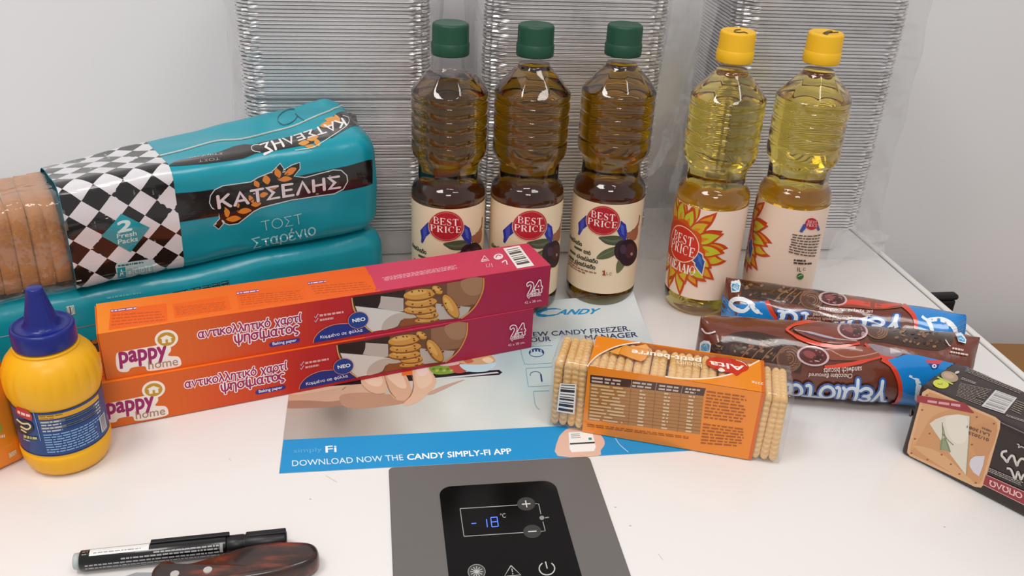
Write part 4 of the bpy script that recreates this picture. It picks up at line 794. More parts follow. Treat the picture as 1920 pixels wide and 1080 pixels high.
# ================================================================ bread packs
TEAL = mat('teal_bread_wrapper', '0f96a9', .24, spec=.5, coat=.15, bump=(45, .35))
def pack_surf(t, x0, x1, D, H, rc, corners, wrinkle=.0012, seed=0, inset=0.0):
    """rounded loaf section swept along x; v runs up the front, over the top and down the back"""
    seg = [('f', H-2*rc), ('c', PI/2*rc), ('t', D-2*rc), ('c', PI/2*rc), ('b', H-2*rc), ('c', PI/2*rc), ('u', D-2*rc), ('c', PI/2*rc)]
    tot = sum(s[1] for s in seg); LF, RF, LB, RB = corners; ph = seed*1.7
    def fn(u, v, o):
        u, v = np.broadcast_arrays(np.asarray(u, float), np.asarray(v, float)); v = np.mod(v, tot); y = np.zeros_like(v); z = np.zeros_like(v); ny = np.zeros_like(v); nz = np.zeros_like(v); s0 = 0.0
        cen = ((rc, H-rc), (D-rc, H-rc), (D-rc, rc), (rc, rc)); ci = 0
        for i, (k, L) in enumerate(seg):
            m = (v >= s0) & (v < s0+L+1e-12); q = v-s0
            if k == 'f': y[m] = 0; z[m] = rc+q[m]; ny[m] = -1
            elif k == 't': z[m] = H; y[m] = rc+q[m]; nz[m] = 1
            elif k == 'b': y[m] = D; z[m] = H-rc-q[m]; ny[m] = 1
            elif k == 'u': z[m] = 0; y[m] = D-rc-q[m]; nz[m] = -1
            else:
                a = PI-ci*PI/2-q[m]/rc; y[m] = cen[ci][0]+rc*np.cos(a); z[m] = cen[ci][1]+rc*np.sin(a); ny[m] = np.cos(a); nz[m] = np.sin(a); ci += 1
            s0 += L
        tx = (u-x0)/(x1-x0); ty = y/D; k = ((LF*(1-tx)+RF*tx)*(1-ty)+(LB*(1-tx)+RB*tx)*ty)/H; k = k-.0
        bul = .004*np.sin(PI*np.clip(z/H, 0, 1))+.0015*np.sin(23*u+ph)
        w = wrinkle*(np.sin(55*u+9*v*10+ph)*.5+np.sin(130*u-60*v+2*ph)*.25+np.sin(31*u+140*v)*.35)
        off = o+w+bul*ny**2-inset
        e = np.clip((u-(x1-.020))/.020, 0, 1); sc = 1-.16*e**2.2                       # closed end draws in
        Y = D/2+(y+ny*off-D/2)*sc; Z = H/2+(z+nz*off-H/2)*sc
        return np.stack([u+0*Y, Y, np.maximum(.0, Z)*k], -1)
    return fn, tot, seg
def sweep(name, fn, tot, xs, m, t, nv=110, capend=True):
    V = []; F = []
    for x in xs: V += list(fn(np.full(nv, x), np.linspace(0, tot, nv, endpoint=False), 0.0))
    for i in range(len(xs)-1):
        for j in range(nv): k = (j+1) % nv; F.append((i*nv+j, (i+1)*nv+j, (i+1)*nv+k, i*nv+k))
    if capend:
        c = np.mean(V[-nv:], 0); b = len(V)-nv; cc = len(V); ring = [tuple(c+(np.array(V[b+j])-c)*.55+np.array([.004, 0, 0])) for j in range(nv)]; V += ring; V.append(tuple(c+np.array([.0045, 0, 0])))
        for j in range(nv): k = (j+1) % nv; F += [(b+j, cc+j, cc+k, b+k), (cc+j, cc+nv, cc+k)]
    return mesh_obj(name, V, F, m, t, True)
ZU = .0800
lw = Thing('bread_pack', 'teal bread pack at the bottom of the bread stack', 'bread', (*gz(145, 550, ZU)[:2], .0012), R_(24.6), 'bread packs')
D2, H2 = .098, .079
fn2, tot2, seg2 = pack_surf(lw, -.17, .288, D2, H2, .016, (.079, .079, .079, .079), .0012, 3)
sweep('wrapper', fn2, tot2, np.concatenate([np.linspace(-.17, .268, 70), np.linspace(.269, .288, 12)]), TEAL, lw)
SL = Surf(lw, fn2, (-.17, .285), (-.012, H2-2*.016+.025+.03), 70); A = Art(SL)
A.quad([(124, 575), (138, 572), (141, 588), (127, 592)], 'cfd6d2'); A.bars([(124, 575), (138, 572), (141, 588), (127, 592)], 8, '3a3f40')
A.build('barcode', INKG, lw, 3e-4, grid=(.006, .0012)); A = Art(SL)
A.stroke([(0, 632), (40, 624)], 1.3, 'a9c4c6'); A.stroke([(118, 620), (180, 607)], 1.4, '9a8468')  # pale stroke is a highlight painted along the seam, then a tan line
A.build('fold_line_and_highlight', INKG, lw, 3e-4, grid=(.006, .0012)); A = Art(SL)
A.poly([(150, 655), (165, 640), (195, 632), (215, 640), (215, 690), (170, 690)], '17120f'); A.ell(180, 640, 10, 4, 'b9702c', rot=-10); A.stroke([(172, 650), (180, 660), (174, 668)], 2, 'd5cccc'); A.stroke([(163, 648), (170, 656)], 2, 'c9c0c0')
A.build('logo', INKG, lw, 3e-4, grid=(.006, .0012)); A = Art(SL)
for q in ([(323, 548), (352, 542), (353, 552), (324, 558)], [(356, 541), (376, 537), (377, 547), (357, 551)], [(379, 536), (395, 533), (396, 543), (380, 546)], [(397, 532), (412, 529), (413, 539), (398, 542)], [(414, 528), (429, 525), (430, 536), (415, 539)]):
    A.quad(q, '10454c'); A.lines(q, 2, '5fa0a6', 0, int(q[0][0]), .3, word=.5)
A.lines([(200, 556), (270, 545), (271, 551), (201, 562)], 1, '4fb0bb', 0, 7, .6, word=.1)
A.build('back_print', INKG, lw, 3e-4, grid=(.006, .0012))
bd = Thing('bread_pack', 'teal toast bread pack with checkered window end, lying on another', 'bread', (*gz(145, 550, ZU+.001)[:2], ZU+.001), R_(25.1), 'bread packs')
D1, H1, rc1 = .096, .100, .014
fn1, tot1, seg1 = pack_surf(bd, 0, .283, D1, H1, rc1, (.098, .099, .084, .119), .0010, 1)
XS = np.concatenate([np.linspace(0, .262, 60), np.linspace(.264, .283, 12)])
wr = sweep('wrapper', fn1, tot1, XS, TEAL, bd, 130)
SB = Surf(bd, fn1, (0, .283), (-.02, H1-2*rc1+PI*rc1+D1-2*rc1-.01), 110)
CK = .0905; A = Art(SB); cw, ch = .0235, .0222
A.uvpoly([(0, -.0262), (CK, -.0262), (CK, .20), (0, .20)], 'dcd9de'); A.k += 1; A.hold = True
for i in range(-1, 6):
    for j in range(-2, 10):
        for dx in (0,):
            cx, cy = i*cw+.004, j*ch+.004; A.uvpoly([(cx-cw/2, cy), (cx, cy-ch/2), (cx+cw/2, cy), (cx, cy+ch/2)], '191718')
A.hold = False
A.build('checker_print', INKG, bd, 3.5e-4, grid=(.005, .0012), clip=[((0.0004, 0, 0), (-1, 0, 0)), ((CK, 0, 0), (1, 0, 0))])
z1, z5, z6 = Zm(2.6667, 0, 160), Zm(6, 380, 300), Zm(4.8, 280, 180)
A = Art(SB)
A.poly(z1([(505, 752), (605, 640), (748, 710), (652, 832)]), '1797a6'); A.text('2', *z1([(590, 735), (655, 722), (588, 682)]), 'cfe9ec', bold=.04); A.text('Fresh', *z1([(585, 764), (682, 748), (583, 742)]), 'cfe9ec', bold=.015); A.text('Packs', *z1([(590, 793), (688, 776), (588, 770)]), 'cfe9ec', bold=.015)
A.poly(z1([(575, 905), (582, 890), (755, 866), (770, 872), (778, 932), (770, 942), (590, 966), (583, 955)]), 'b9cfd3'); A.lines(z1([(588, 895), (720, 876), (722, 888), (590, 908)]), 1, '3f6a72', 0, 3, .7, word=.12)
for k, (c, q) in enumerate(zip('ABCDE', ([(588, 962), (630, 956), (583, 912)], [(636, 948), (662, 944), (633, 915)], [(668, 943), (694, 939), (665, 910)], [(700, 938), (728, 934), (697, 906)], [(736, 933), (764, 928), (733, 900)]))):
    a, b, d = (np.array(p, float) for p in q); m = .14; A.quad(z1([tuple(d), tuple(d+b-a), tuple(b), tuple(a)]), '1797a6' if k == 0 else '8fb4ba')
    A.text(c, *z1([tuple(a+(b-a)*.25+(d-a)*.18), tuple(a+(b-a)*.75+(d-a)*.18), tuple(a+(b-a)*.25+(d-a)*.82)]), 'f2f8f8')
A.build('badge_print', INKG, bd, 7e-4, grid=(.006, .0012))
A = Art(SB)
def grain(zz, cx, cy, L, w, rot, k, col='d9832e'):
    x, y = zz((cx, cy)); d = np.array([math.cos(R_(rot)), math.sin(R_(rot))]); n = np.array([-d[1], d[0]]); c = np.array([x, y]); L, w = L/k, w/k
    A.poly([tuple(p) for p in catmull([c-d*L, c-d*.2*L+n*w, c+d*.5*L+n*w*.7, c+d*L, c+d*.3*L-n*w, c-d*.5*L-n*w*.7], 3, True)], col)
BK = '1b1513'
A.poly(z1([(830, 545), (1000, 530), (1400, 470), (1740, 402), (1845, 372), (1862, 372), (1862, 492), (1700, 530), (1400, 590), (1080, 655), (880, 686)]), BK)
out = [(70, 480), (80, 400), (130, 330), (220, 285), (540, 240), (620, 190), (770, 130), (870, 30), (920, 100), (1000, 50), (1095, 20), (1100, 100), (1030, 180), (1150, 190), (1300, 150), (1470, 105), (1560, 110), (1625, 170), (1635, 240), (1585, 330), (1480, 385), (1000, 455), (660, 540), (580, 580), (490, 650), (400, 720), (300, 735), (240, 715), (180, 785), (115, 735), (185, 655), (170, 600), (95, 535)]
A.poly(z5(out), 'c9d6d6'); m = np.mean(out, 0)
def shrink(P, d):
    P = [np.array(p, float) for p in P]; o = []
    for i, p in enumerate(P):
        a = p-P[i-1]; b = P[(i+1) % len(P)]-p; a /= np.linalg.norm(a); b /= np.linalg.norm(b); n = np.array([-(a+b)[1], (a+b)[0]]); n /= np.linalg.norm(n)+1e-9; o.append(tuple(p+n*d))
    return o
A.poly(z5(shrink(out, 11)), BK)
for g_ in ((258, 585, 62, 42, 65), (465, 572, 85, 32, -5), (345, 660, 85, 34, -5), (600, 495, 60, 30, -10), (545, 440, 50, 26, 60), (680, 390, 55, 28, -15), (605, 268, 45, 30, 55), (715, 220, 55, 42, 70), (842, 145, 58, 36, 65), (985, 128, 78, 36, -30), (920, 212, 85, 30, -3), (800, 305, 55, 24, -15), (385, 500, 40, 24, 60)): grain(z5, *g_[:5], 6)
A.stroke(z5([(340, 620), (480, 500), (640, 380), (820, 230), (960, 150)]), 1.4, BK)
stext(A, 'ΚΑΤΣΕΛΗΣ', *z5([(168, 555), (1556, 318), (146, 388)]), 'dccfd2', .27, outline=(BK, .12), space=.30); stext(A, 'ΤΟΣΤ', *z5([(668, 800), (1128, 712), (650, 688)]), 'b5dade', .10); stext(A, 'Σταρένιο', *z5([(558, 1012), (1275, 868), (538, 872)]), 'a5d5da', .19)
A.build('front_print', INKG, bd, 3e-4, grid=(.006, .0012))
A = Art(SB)
A.stroke(z6([(0, 562), (300, 490), (600, 408), (830, 390), (1100, 325), (1300, 272), (1500, 185), (1740, 92)]), 2.6, '8fa59c', 0, 4); A.stroke(z6([(0, 556), (300, 484), (600, 402), (830, 384), (1100, 319), (1300, 266), (1500, 179), (1740, 86)]), .9, 'd3ddd6', 0, 4)
A.poly(z6([(170, 635), (260, 582), (430, 548), (600, 515), (760, 455), (850, 436), (930, 440), (1200, 382), (1500, 302), (1600, 230), (1700, 152), (1800, 150), (1862, 175), (1885, 275), (1800, 285), (1720, 330), (1650, 375), (1450, 432), (1100, 498), (950, 520), (850, 562), (500, 612)]), '2a2422')
for g_ in ((1640, 215, 60, 26, 0), (1590, 260, 55, 26, -15), (1690, 205, 40, 22, 60), (1470, 380, 55, 26, -20), (1390, 425, 50, 22, -10), (1510, 420, 40, 24, 60), (1450, 455, 50, 18, 0)): grain(z6, *g_[:5], 4.8, 'dd9438')
A.stroke(z6([(1000, 508), (935, 495), (918, 465), (940, 445), (985, 440)]), 1.2, 'e4e6e4', 0, 4); A.stroke(z6([(1740, 180), (1790, 195), (1795, 240), (1750, 290), (1600, 390), (1480, 460), (1370, 480), (1310, 490)]), 1.2, 'e4e6e4', 0, 4)
stext(A, 'ΚΑΤΣΕΛΗΣ', *z6([(1738, 198), (985, 438), (1790, 272)]), 'efe9e9', .26, space=.3); stext(A, 'Σταρένιο', *z6([(662, 508), (362, 552), (662, 530)]), 'c9c4c2', .18); stext(A, 'ΤΟΣΤ', *z6([(632, 556), (440, 580), (634, 578)]), 'b9b4b2', .12)
A.stroke(z6([(1310, 120), (1240, 126), (1170, 175), (1158, 225), (1200, 260), (1260, 250), (1310, 215), (1330, 180), (1312, 158), (1345, 190), (1395, 222)]), 1.6, '0c5560', 0, 5)
A.build('top_print', INKG, bd, 3e-4, grid=(.006, .0012))
# bread slices and the clear end of the bag
CR_, CB = mat('bread_crust', 'b87a3e', .6, noise=(28, .45), bump=(200, .4)), mat('bread_crumb', 'e3cfa6', .8, noise=(200, .1))
def slice_mesh():
    out = rrect(.0, .098, .0, .076, .013, 5); out = [(p[0]+(.002*math.sin(p[1]*90)), p[1]) for p in out]; n = len(out); V, F, fm = [], [], []
    for x, s in ((0, .975), (.0010, 1), (.0118, 1), (.0128, .975)): V += [(x, .004+.044+(p[0]-.049)*.88*s, .004+.038+(p[1]-.038)*s) for p in out]
    for j in range(3): F += [(j*n+i, j*n+(i+1) % n, (j+1)*n+(i+1) % n, (j+1)*n+i) for i in range(n)]; fm += [0]*n
    return V, F+[tuple(range(n))[::-1], tuple(3*n+i for i in range(n))], fm+[1, 1]
V, F, fm = slice_mesh(); s0_ = mesh_obj('bread_slice', V, F, None, bd, True, [CR_, CB], fm); rnd = random.Random(2)
for i in range(11):
    o = s0_ if i == 0 else s0_.copy()
    if i: C.objects.link(o); o.parent = bd.o
    o.location = (-.0125-i*.0131, rnd.uniform(-.001, .0015), rnd.uniform(0, .002)); o.rotation_euler = (0, R_(rnd.uniform(-2, 2)), R_(rnd.uniform(-1.5, 1.5)))
fnc, totc, segc = pack_surf(bd, -.16, .05, D1-.004, H1-.006, rc1, (.086, .095, .074, .083), .0022, 5)
sweep('clear_bag_end', fnc, totc, np.linspace(-.16, .002, 60), film_mat('clear_bread_bag', .05, .07, .12, bump=(70, .8)), bd, 130, False)

# ================================================================ filled chocolate biscuit rolls
ROLLW = mat('brown_biscuit_wrapper', '6e3524', .22, spec=.5, coat=.5, bump=(70, .3))
def roll(label, left, right, r, group):
    L = np.linalg.norm(right-left); ang = math.atan2(right[1]-left[1], right[0]-left[0]); t = Thing('biscuit_roll', label, 'biscuits', (left[0], left[1], .0003), ang, group)
    def fn(u, v, o):
        u, v = np.broadcast_arrays(np.asarray(u, float), np.asarray(v, float)); ph = v/r
        e = np.clip(np.maximum(.016-u, u-(L-.016))/.016, 0, 1); ky = 1-.93*e**1.5; kz = 1-.12*np.sin(PI*e)*0+.02*e
        w = .0009*np.sin(90*u+3*ph)*np.sin(2*ph+40*u)+.0006*np.sin(260*u+5*ph)*e+.0011*e*np.sin(300*ph/6)
        rr = r+o+w*.7
        return np.stack([u, -rr*np.cos(ph)*ky, r+rr*np.sin(ph)*kz*.985], -1)
    xs = np.concatenate([np.linspace(0, .016, 12), np.linspace(.018, L-.018, 50), np.linspace(L-.016, L, 12)]); nv = 72; V = []; F = []
    for x in xs: V += list(fn(np.full(nv, x), np.linspace(0, 2*PI*r, nv, endpoint=False), 0.0))
    for i in range(len(xs)-1):
        for j in range(nv): k = (j+1) % nv; F.append((i*nv+j, (i+1)*nv+j, (i+1)*nv+k, i*nv+k))
    F += [tuple(range(nv)), tuple(range(len(V)-nv, len(V)))[::-1]]
    mesh_obj('wrapper', V, F, ROLLW, t, True); return t, Surf(t, fn, (0, L), (-PI/2*r*.8, PI*r*.85), 90), L
def axis_from_top(pl, pr, r):
    zt = r+r*.88; a, b = gz(*pl, zt)[:2], gz(*pr, zt)[:2]; d = (b-a)/np.linalg.norm(b-a); n = np.array([-d[1], d[0]]); return a-n*r*.47, b-n*r*.47
zz = Zm(3.6923, 1300, 510)
def bumps(A, poly, n, seed, c1='7d5a42', c2='5d3d2b'):
    rnd = random.Random(seed); P = np.array(poly, float); lo, hi = P.min(0), P.max(0)
    def inside(p):
        c = False; j = len(P)-1
        for i in range(len(P)):
            if (P[i][1] > p[1]) != (P[j][1] > p[1]) and p[0] < (P[j][0]-P[i][0])*(p[1]-P[i][1])/(P[j][1]-P[i][1])+P[i][0]: c = not c
            j = i
        return c
    k = 0
    while k < n:
        p = lo+(hi-lo)*np.array([rnd.random(), rnd.random()])
        if inside(p): A.ell(*zz(tuple(p)), rnd.uniform(2.2, 4.6), rnd.uniform(1.6, 3), rnd.choice((c1, c2, '8d684c', '2c1810')), rot=rnd.uniform(-40, 20), n=9); k += 1
def scroll(A, cx, cy, rx, ry, rot):
    x, y = zz((cx, cy)); A.ell(x, y, rx, ry, '7d553d', rot=rot); A.ell(x, y, rx*.85, ry*.85, '5a3626', rot=rot)
    for k in range(3): A.ring(x, y, rx*(.75-.2*k), ry*(.75-.2*k), 1.2, '9a7258', rot=rot, a0=200+20*k, a1=420, n=14)
def cream(A, cx, cy, rx, ry):
    x, y = zz((cx, cy)); A.ell(x, y, rx, ry, 'cdb0b4', rot=8); A.ell(x, y, rx*.86, ry*.84, '57211f', rot=8); A.ell(x-rx*.2, y-ry*.15, rx*.4, ry*.35, '8a4440', rot=20); A.ell(x+rx*.3, y+ry*.2, rx*.3, ry*.25, '3a1412', rot=0)
    rnd = random.Random(int(cx)); 
    for k in range(7): a = rnd.uniform(0, 6.3); A.ell(x+rx*.6*math.cos(a), y+ry*.55*math.sin(a), 1.6, 1.1, 'a8686a', n=8)
def badge(A, q):
    q = zz(q); A.poly(q, 'e4ecf2'); m = np.mean(q, 0); A.poly([tuple(m+(np.array(p)-m)*np.array([.78, .6])+np.array([0, 1.5])) for p in q], '3f9acb'); A.lines([tuple(m+(np.array(p)-m)*np.array([.6, .3])+np.array([0, 2])) for p in q], 2, 'e4f2f8', 0, 3, .5, word=.3)
RED, BLU = 'd9442c', '1c86d4'
la, ra = axis_from_top((1362, 518), (1806, 588), .0262)
r1, SR, L1 = roll('chocolate biscuit roll with blue ends beside the sunflower oil bottles', la, ra, .0262, 'chocolate biscuit rolls'); A = Art(SR)
A.poly(zz([(330, 60), (640, 85), (900, 130), (900, 250), (700, 222), (560, 205), (330, 175)]), '3c2418'); bumps(A, [(350, 85), (640, 100), (850, 140), (830, 215), (600, 195), (350, 160)], 46, 1)
for k in range(4): A.stroke(zz([(560+k*55, 205+k*8), (600+k*55, 160+k*6), (650+k*50, 130+k*5)]), 2.2, '8a6448')
scroll(A, 815, 195, 22, 17, 10)
A.poly(zz([(1060, 150), (1200, 165), (1420, 205), (1470, 240), (1300, 262), (1120, 250), (1000, 232)]), '8a4430', 0, 4); A.stroke(zz([(1000, 235), (1080, 212), (1180, 222), (1300, 240), (1430, 225)]), [6, 9, 9, 8, 5], RED, 0, 4); A.stroke(zz([(1080, 160), (1240, 190), (1400, 215)]), 2, 'b87a62', 0, 4)
cream(A, 965, 188, 27, 12.5)
A.poly(zz([(200, 165), (500, 200), (545, 280), (600, 360), (660, 420), (600, 420), (400, 380), (190, 330)]), BLU); A.stroke(zz([(505, 200), (548, 285), (610, 365), (670, 425)]), 8, RED, 0, 4)
A.stroke(zz([(455, 282), (430, 250), (400, 215), (340, 190), (280, 192), (258, 225), (300, 260), (350, 268), (385, 240), (390, 210)]), [4, 7, 8, 8, 8, 7, 6], 'f4f8fb', 0, 5); A.stroke(zz([(390, 205), (425, 260), (478, 290)]), [8, 8, 3], 'f4f8fb', 0, 5)
A.poly(zz([(1470, 235), (1700, 270), (1880, 300), (1880, 440), (1560, 420), (1540, 330)]), BLU); A.stroke(zz([(1440, 228), (1500, 275), (1535, 330), (1540, 400)]), 8, RED, 0, 4)
A.stroke(zz([(1580, 310), (1620, 335), (1700, 330), (1770, 355), (1810, 400), (1815, 440)]), [5, 8, 9, 9, 8], 'f4f8fb', 0, 5); A.stroke(zz([(1620, 335), (1640, 370), (1655, 420)]), 7, 'f4f8fb', 0, 4)
stext(A, 'γεμιστα', *zz([(1478, 300), (590, 222), (1452, 440)]), 'e4eef6', .2, outline=('2d66b4', .22), space=.12); A.poly(zz([(880, 245), (1245, 270), (1240, 300), (1120, 330), (1010, 345), (780, 330), (790, 300), (860, 280)]), '6e3524')
stext(A, 'με κρεμα σοκολατα', *zz([(1240, 268), (872, 240), (1236, 292)]), 'e6dad6', .22); A.text('Chocolate flavoured', *zz([(1100, 302), (830, 285), (1098, 326)]), 'd9c6c0'); A.text('sandwich biscuits', *zz([(1020, 322), (780, 310), (1018, 342)]), 'd9c6c0')
badge(A, [(262, 70), (315, 60), (328, 90), (318, 140), (262, 145), (256, 100)])
A.build('wrapper_print', INKG, r1, 3e-4, grid=(.006, .0010), clip=[((0, PI*.0245, 0), (0, 1, 0))])
la, ra = axis_from_top((1309, 588), (1822, 626), .0338)
r2, SR, L2 = roll('chocolate biscuit roll with brown ends behind the petit-beurre pack', la, ra, .0338, 'chocolate biscuit rolls'); A = Art(SR)
P_ = [(1180, 345), (1240, 330), (1400, 352), (1720, 412), (1800, 452), (1780, 500), (1700, 545), (1500, 522), (1330, 490), (1220, 470)]; A.poly(zz(P_), '3d2519', 0, 3); bumps(A, [(1360, 370), (1700, 425), (1760, 460), (1680, 520), (1400, 480)], 50, 4); scroll(A, 1262, 400, 24, 17, 25)
P_ = [(170, 490), (260, 430), (420, 415), (620, 465), (720, 520), (740, 700), (600, 640), (300, 590), (100, 560), (110, 520)]; A.poly(zz(P_), '3a2117', 0, 3); bumps(A, [(200, 490), (300, 445), (600, 475), (640, 560), (500, 590), (250, 550), (150, 530)], 50, 6)
for k in range(5): A.stroke(zz([(330+k*70, 590+k*9), (370+k*70, 545+k*8), (420+k*66, 515+k*6)]), 2.2, '8a6448')
scroll(A, 660, 600, 24, 24, 30)
A.poly(zz([(690, 405), (760, 372), (900, 352), (1000, 360), (1010, 440), (1100, 470), (1150, 490), (1000, 500), (850, 480)]), '7d3c2a', 0, 4); A.stroke(zz([(640, 408), (700, 372), (820, 348), (960, 342), (1000, 350)]), [5, 7, 7, 6], RED, 0, 4); A.stroke(zz([(640, 405), (720, 455), (850, 500), (1000, 520), (1150, 498)]), [4, 7, 7, 6, 4], RED, 0, 4)
A.stroke(zz([(700, 408), (800, 425), (900, 450), (1000, 470), (1130, 482)]), [1.5, 3.5, 3.5, 2, 1], 'aba4ae', 0, 4); A.stroke(zz([(760, 425), (880, 462), (980, 480)]), 2, '43304a', 0, 4)
A.stroke(zz([(1185, 500), (1240, 555), (1330, 595), (1420, 600), (1480, 580)]), [4, 6, 6, 5, 4], RED, 0, 4); A.poly(zz([(1200, 505), (1300, 515), (1440, 560), (1400, 590), (1300, 575)]), '8f7f86', 0, 4)
cream(A, 1100, 412, 29, 17)
A.poly(zz([(900, 540), (1000, 530), (1180, 520), (1290, 580), (1200, 610), (1000, 610), (930, 600)]), '8a4632', 0, 4); A.stroke(zz([(905, 655), (1000, 648), (1120, 630), (1290, 592)]), [6, 8, 7, 4], RED, 0, 4); A.stroke(zz([(950, 545), (1050, 590), (1180, 580), (1270, 560)]), 2, 'b98a70', 0, 4)
cream(A, 825, 582, 30.5, 18)
A.poly(zz([(1330, 612), (1480, 572), (1560, 582), (1740, 622), (1900, 660), (1900, 1000), (1350, 960), (1432, 860), (1440, 780), (1400, 680)]), BLU); A.stroke(zz([(1300, 605), (1370, 650), (1415, 730), (1430, 800), (1420, 870), (1360, 940)]), [7, 8, 8, 8, 7], RED, 0, 5)
A.stroke(zz([(1490, 715), (1545, 745), (1555, 800), (1545, 860), (1560, 900)]), [4, 9, 11, 9, 4], 'e0ecf4', 0, 5)
A.text('sandwich biscuits', *zz([(1162, 652), (900, 664), (1160, 690)]), 'eadcd6'); A.text('Chocolate flavoured', *zz([(1098, 700), (798, 694), (1095, 730)]), 'eadcd6')
stext(A, 'γεμιστα', *zz([(1362, 742), (640, 705), (1335, 888)]), 'dfeaf4', .2, outline=('2a62b2', .22), space=.12)
A.poly(zz([(1600, 608), (1720, 615), (1700, 640), (1610, 632)]), 'd04a5a'); A.poly(zz([(1620, 635), (1700, 640), (1680, 670), (1650, 675)]), '20408f'); A.ell(*zz((1662, 652)), 4.5, 3.6, 'e8eef4'); A.ell(*zz((1663, 651)), 2, 1.6, '20408f')
badge(A, [(45, 495), (70, 478), (105, 480), (120, 500), (112, 562), (40, 555)]); badge(A, [(1808, 440), (1850, 432), (1885, 480), (1880, 505), (1830, 492)])
A.lines(zz([(1790, 525), (1870, 540), (1865, 560), (1785, 545)]), 1, 'd9c6c0', 0, 3, .6, word=.2); A.lines(zz([(1775, 550), (1905, 572), (1900, 590), (1772, 566)]), 1, 'd9c6c0', 0, 4, .6, word=.15)
A.stroke(zz([(55, 400), (90, 432), (150, 420)]), 3, 'e6dcd8', 0, 4); A.stroke(zz([(1740, 480), (1765, 515), (1775, 520)]), 1.6, 'e6dcd8', 0, 4)  # first stroke paints a highlight on the left end of the wrapper
A.build('wrapper_print', INKG, r2, 3e-4, grid=(.006, .0010))
# ================================================================ mustard squeeze bottle
mp = gz(122, 888)[:2]; mp = mp+mp/np.linalg.norm(mp)*.0255+np.array([.0070, 0])
mu = Thing('mustard_bottle', 'yellow squeeze mustard bottle with blue pointed cap beside the baking boxes', 'bottle', (*mp, .0003))
MY, MB = mat('yellow_squeeze_plastic', 'f2b21c', .34, spec=.4, bump=(300, .05)), mat('blue_cap_plastic', '17257c', .28, spec=.5)
pr = [(.022, .0015), (.0265, .0004), (.0300, .0022), (.0325, .0075), (.0338, .0140), (.0341, .0185), (.0334, .0196), (.0331, .0205), (.0331, .0625), (.0337, .0637), (.0349, .0670), (.0357, .0735), (.0356, .0800), (.0344, .0862), (.0318, .0918), (.0280, .0962), (.0250, .0985), (.0238, .0995), (.0241, .1003), (.0238, .1012), (.0215, .1016), (.0215, .106)]
def mrib(a, r, z):
    k = 0
    if z < .018: k = 1-abs(z-.009)/.009
    if z > .0637: k = max(0, 1-abs(z-.080)/.0165)
    return .945*r*(1+.02*k*(abs(math.cos(11*a))-.6))
pr2 = []
for (a, b) in zip(pr, pr[1:]): pr2 += [a, ((a[0]+b[0])/2, (a[1]+b[1])/2)]
mesh_obj('bottle_body', *lathe(pr2+[pr[-1]], 176, mrib), MY, mu, True)
cpf = [(.0203, .1022), (.0217, .1026), (.0219, .1040), (.0219, .1150), (.0214, .1166), (.0202, .1174), (.0194, .1172), (.0190, .1162), (.0140, .1162), (.0122, .1176), (.0110, .1210), (.0098, .1268), (.0083, .1330), (.0068, .1400), (.0058, .1440), (.0057, .1462), (.0050, .1468)]
mesh_obj('cap', *lathe(cpf, 120, lambda a, r, z: r*(1+(.025*(abs(math.cos(9*a))-.5) if .118 < z < .1445 else 0))), MB, mu, True)
RM = .0315; am = math.atan2(-mp[1], -mp[0])
mesh_obj('label', *lathe([(RM, .0222), (RM, .0612)], 96, None, False, False), mat('blue_label_film', '23447e', .3), mu, True)
SM = Surf(mu, lambda u, v, o: np.stack([(RM+o)*np.cos(am+u/RM), (RM+o)*np.sin(am+u/RM), v], -1), (-.052, .052), (.022, .062), 80)
A = Art(SM); z = Zm(4.909, 0, 680); f = lambda p: SM.px(*z(p))
ul, ur, vt, vb_ = f((345, 500))[0], f((900, 430))[0], .0600, .0236
A.uvpoly([(-.045, .0604), (.047, .0604), (.047, .0612), (-.045, .0612)], '1b2a5a'); A.uvpoly([(-.045, .0222), (.047, .0222), (.047, .0230), (-.045, .0230)], '1b2a5a')
ur = .036; ul = f((350, 480))[0]; W_ = ur-ul
A.uvpoly([(ul, .0552), (ur-.004, .0552), (ur-.004, .0590), (ul, .0590)], 'e0a428')
rnd = random.Random(5)
def row(y, h, c, x0, x1, wd=.004, gap=.0007):
    A.k += 1; A.hold = True; x = x0
    while x < x1: w = min(rnd.uniform(.4, 1.5)*wd, x1-x); A.uvpoly([(x, y), (x+w, y), (x+w, y+h), (x, y+h)], c); x += w+gap
    A.hold = False
row(.0574, .0011, '8f6a20', ul+.0006, ul+.016); row(.0556, .0009, '8f6a20', ul+.0006, ul+.010)
for i, y in enumerate((.0522, .0496, .0470, .0444)):
    if i % 2 == 0: A.uvpoly([(ul, y-.0004), (ur-.004, y-.0004), (ur-.004, y+.0018), (ul, y+.0018)], '6f7076')
    row(y, .0013, 'b9bec4', ul+.0006, ul+.014); row(y, .0013, '23304a' if i % 2 == 0 else '1b3f7a', ul+.017, ur-.012, .02); row(y, .0013, 'c9cdd2', ur-.010, ur-.0055, .002)
for i in range(8): row(.0412-i*.0022, .0012, '7fa4d2', ul+.0006, ur-(.012 if i > 1 else .005)-rnd.uniform(0, .004))
x0 = ur-.009; A.uvpoly([(x0, .0265), (x0+.008, .0265), (x0+.008, .0405), (x0, .0405)], 'cfd0d0')
for i in range(14): A.uvpoly([(x0+.001, .0275+i*.0009), (x0+.007, .0275+i*.0009), (x0+.007, .0279+i*.0009), (x0+.001, .0279+i*.0009)], '4a4a50')
A.stroke(z([(298, 415), (340, 560), (378, 715)]), 1, '8fb0d8')
A.poly(z([(150, 430), (180, 385), (215, 405), (290, 470), (300, 510), (285, 530), (215, 500), (165, 470)]), 'c23434', 0, 4); A.lines(z([(168, 430), (285, 475), (285, 500), (168, 462)]), 1, 'f0d0cc', 0, 3, .8, fill=1, word=.3)
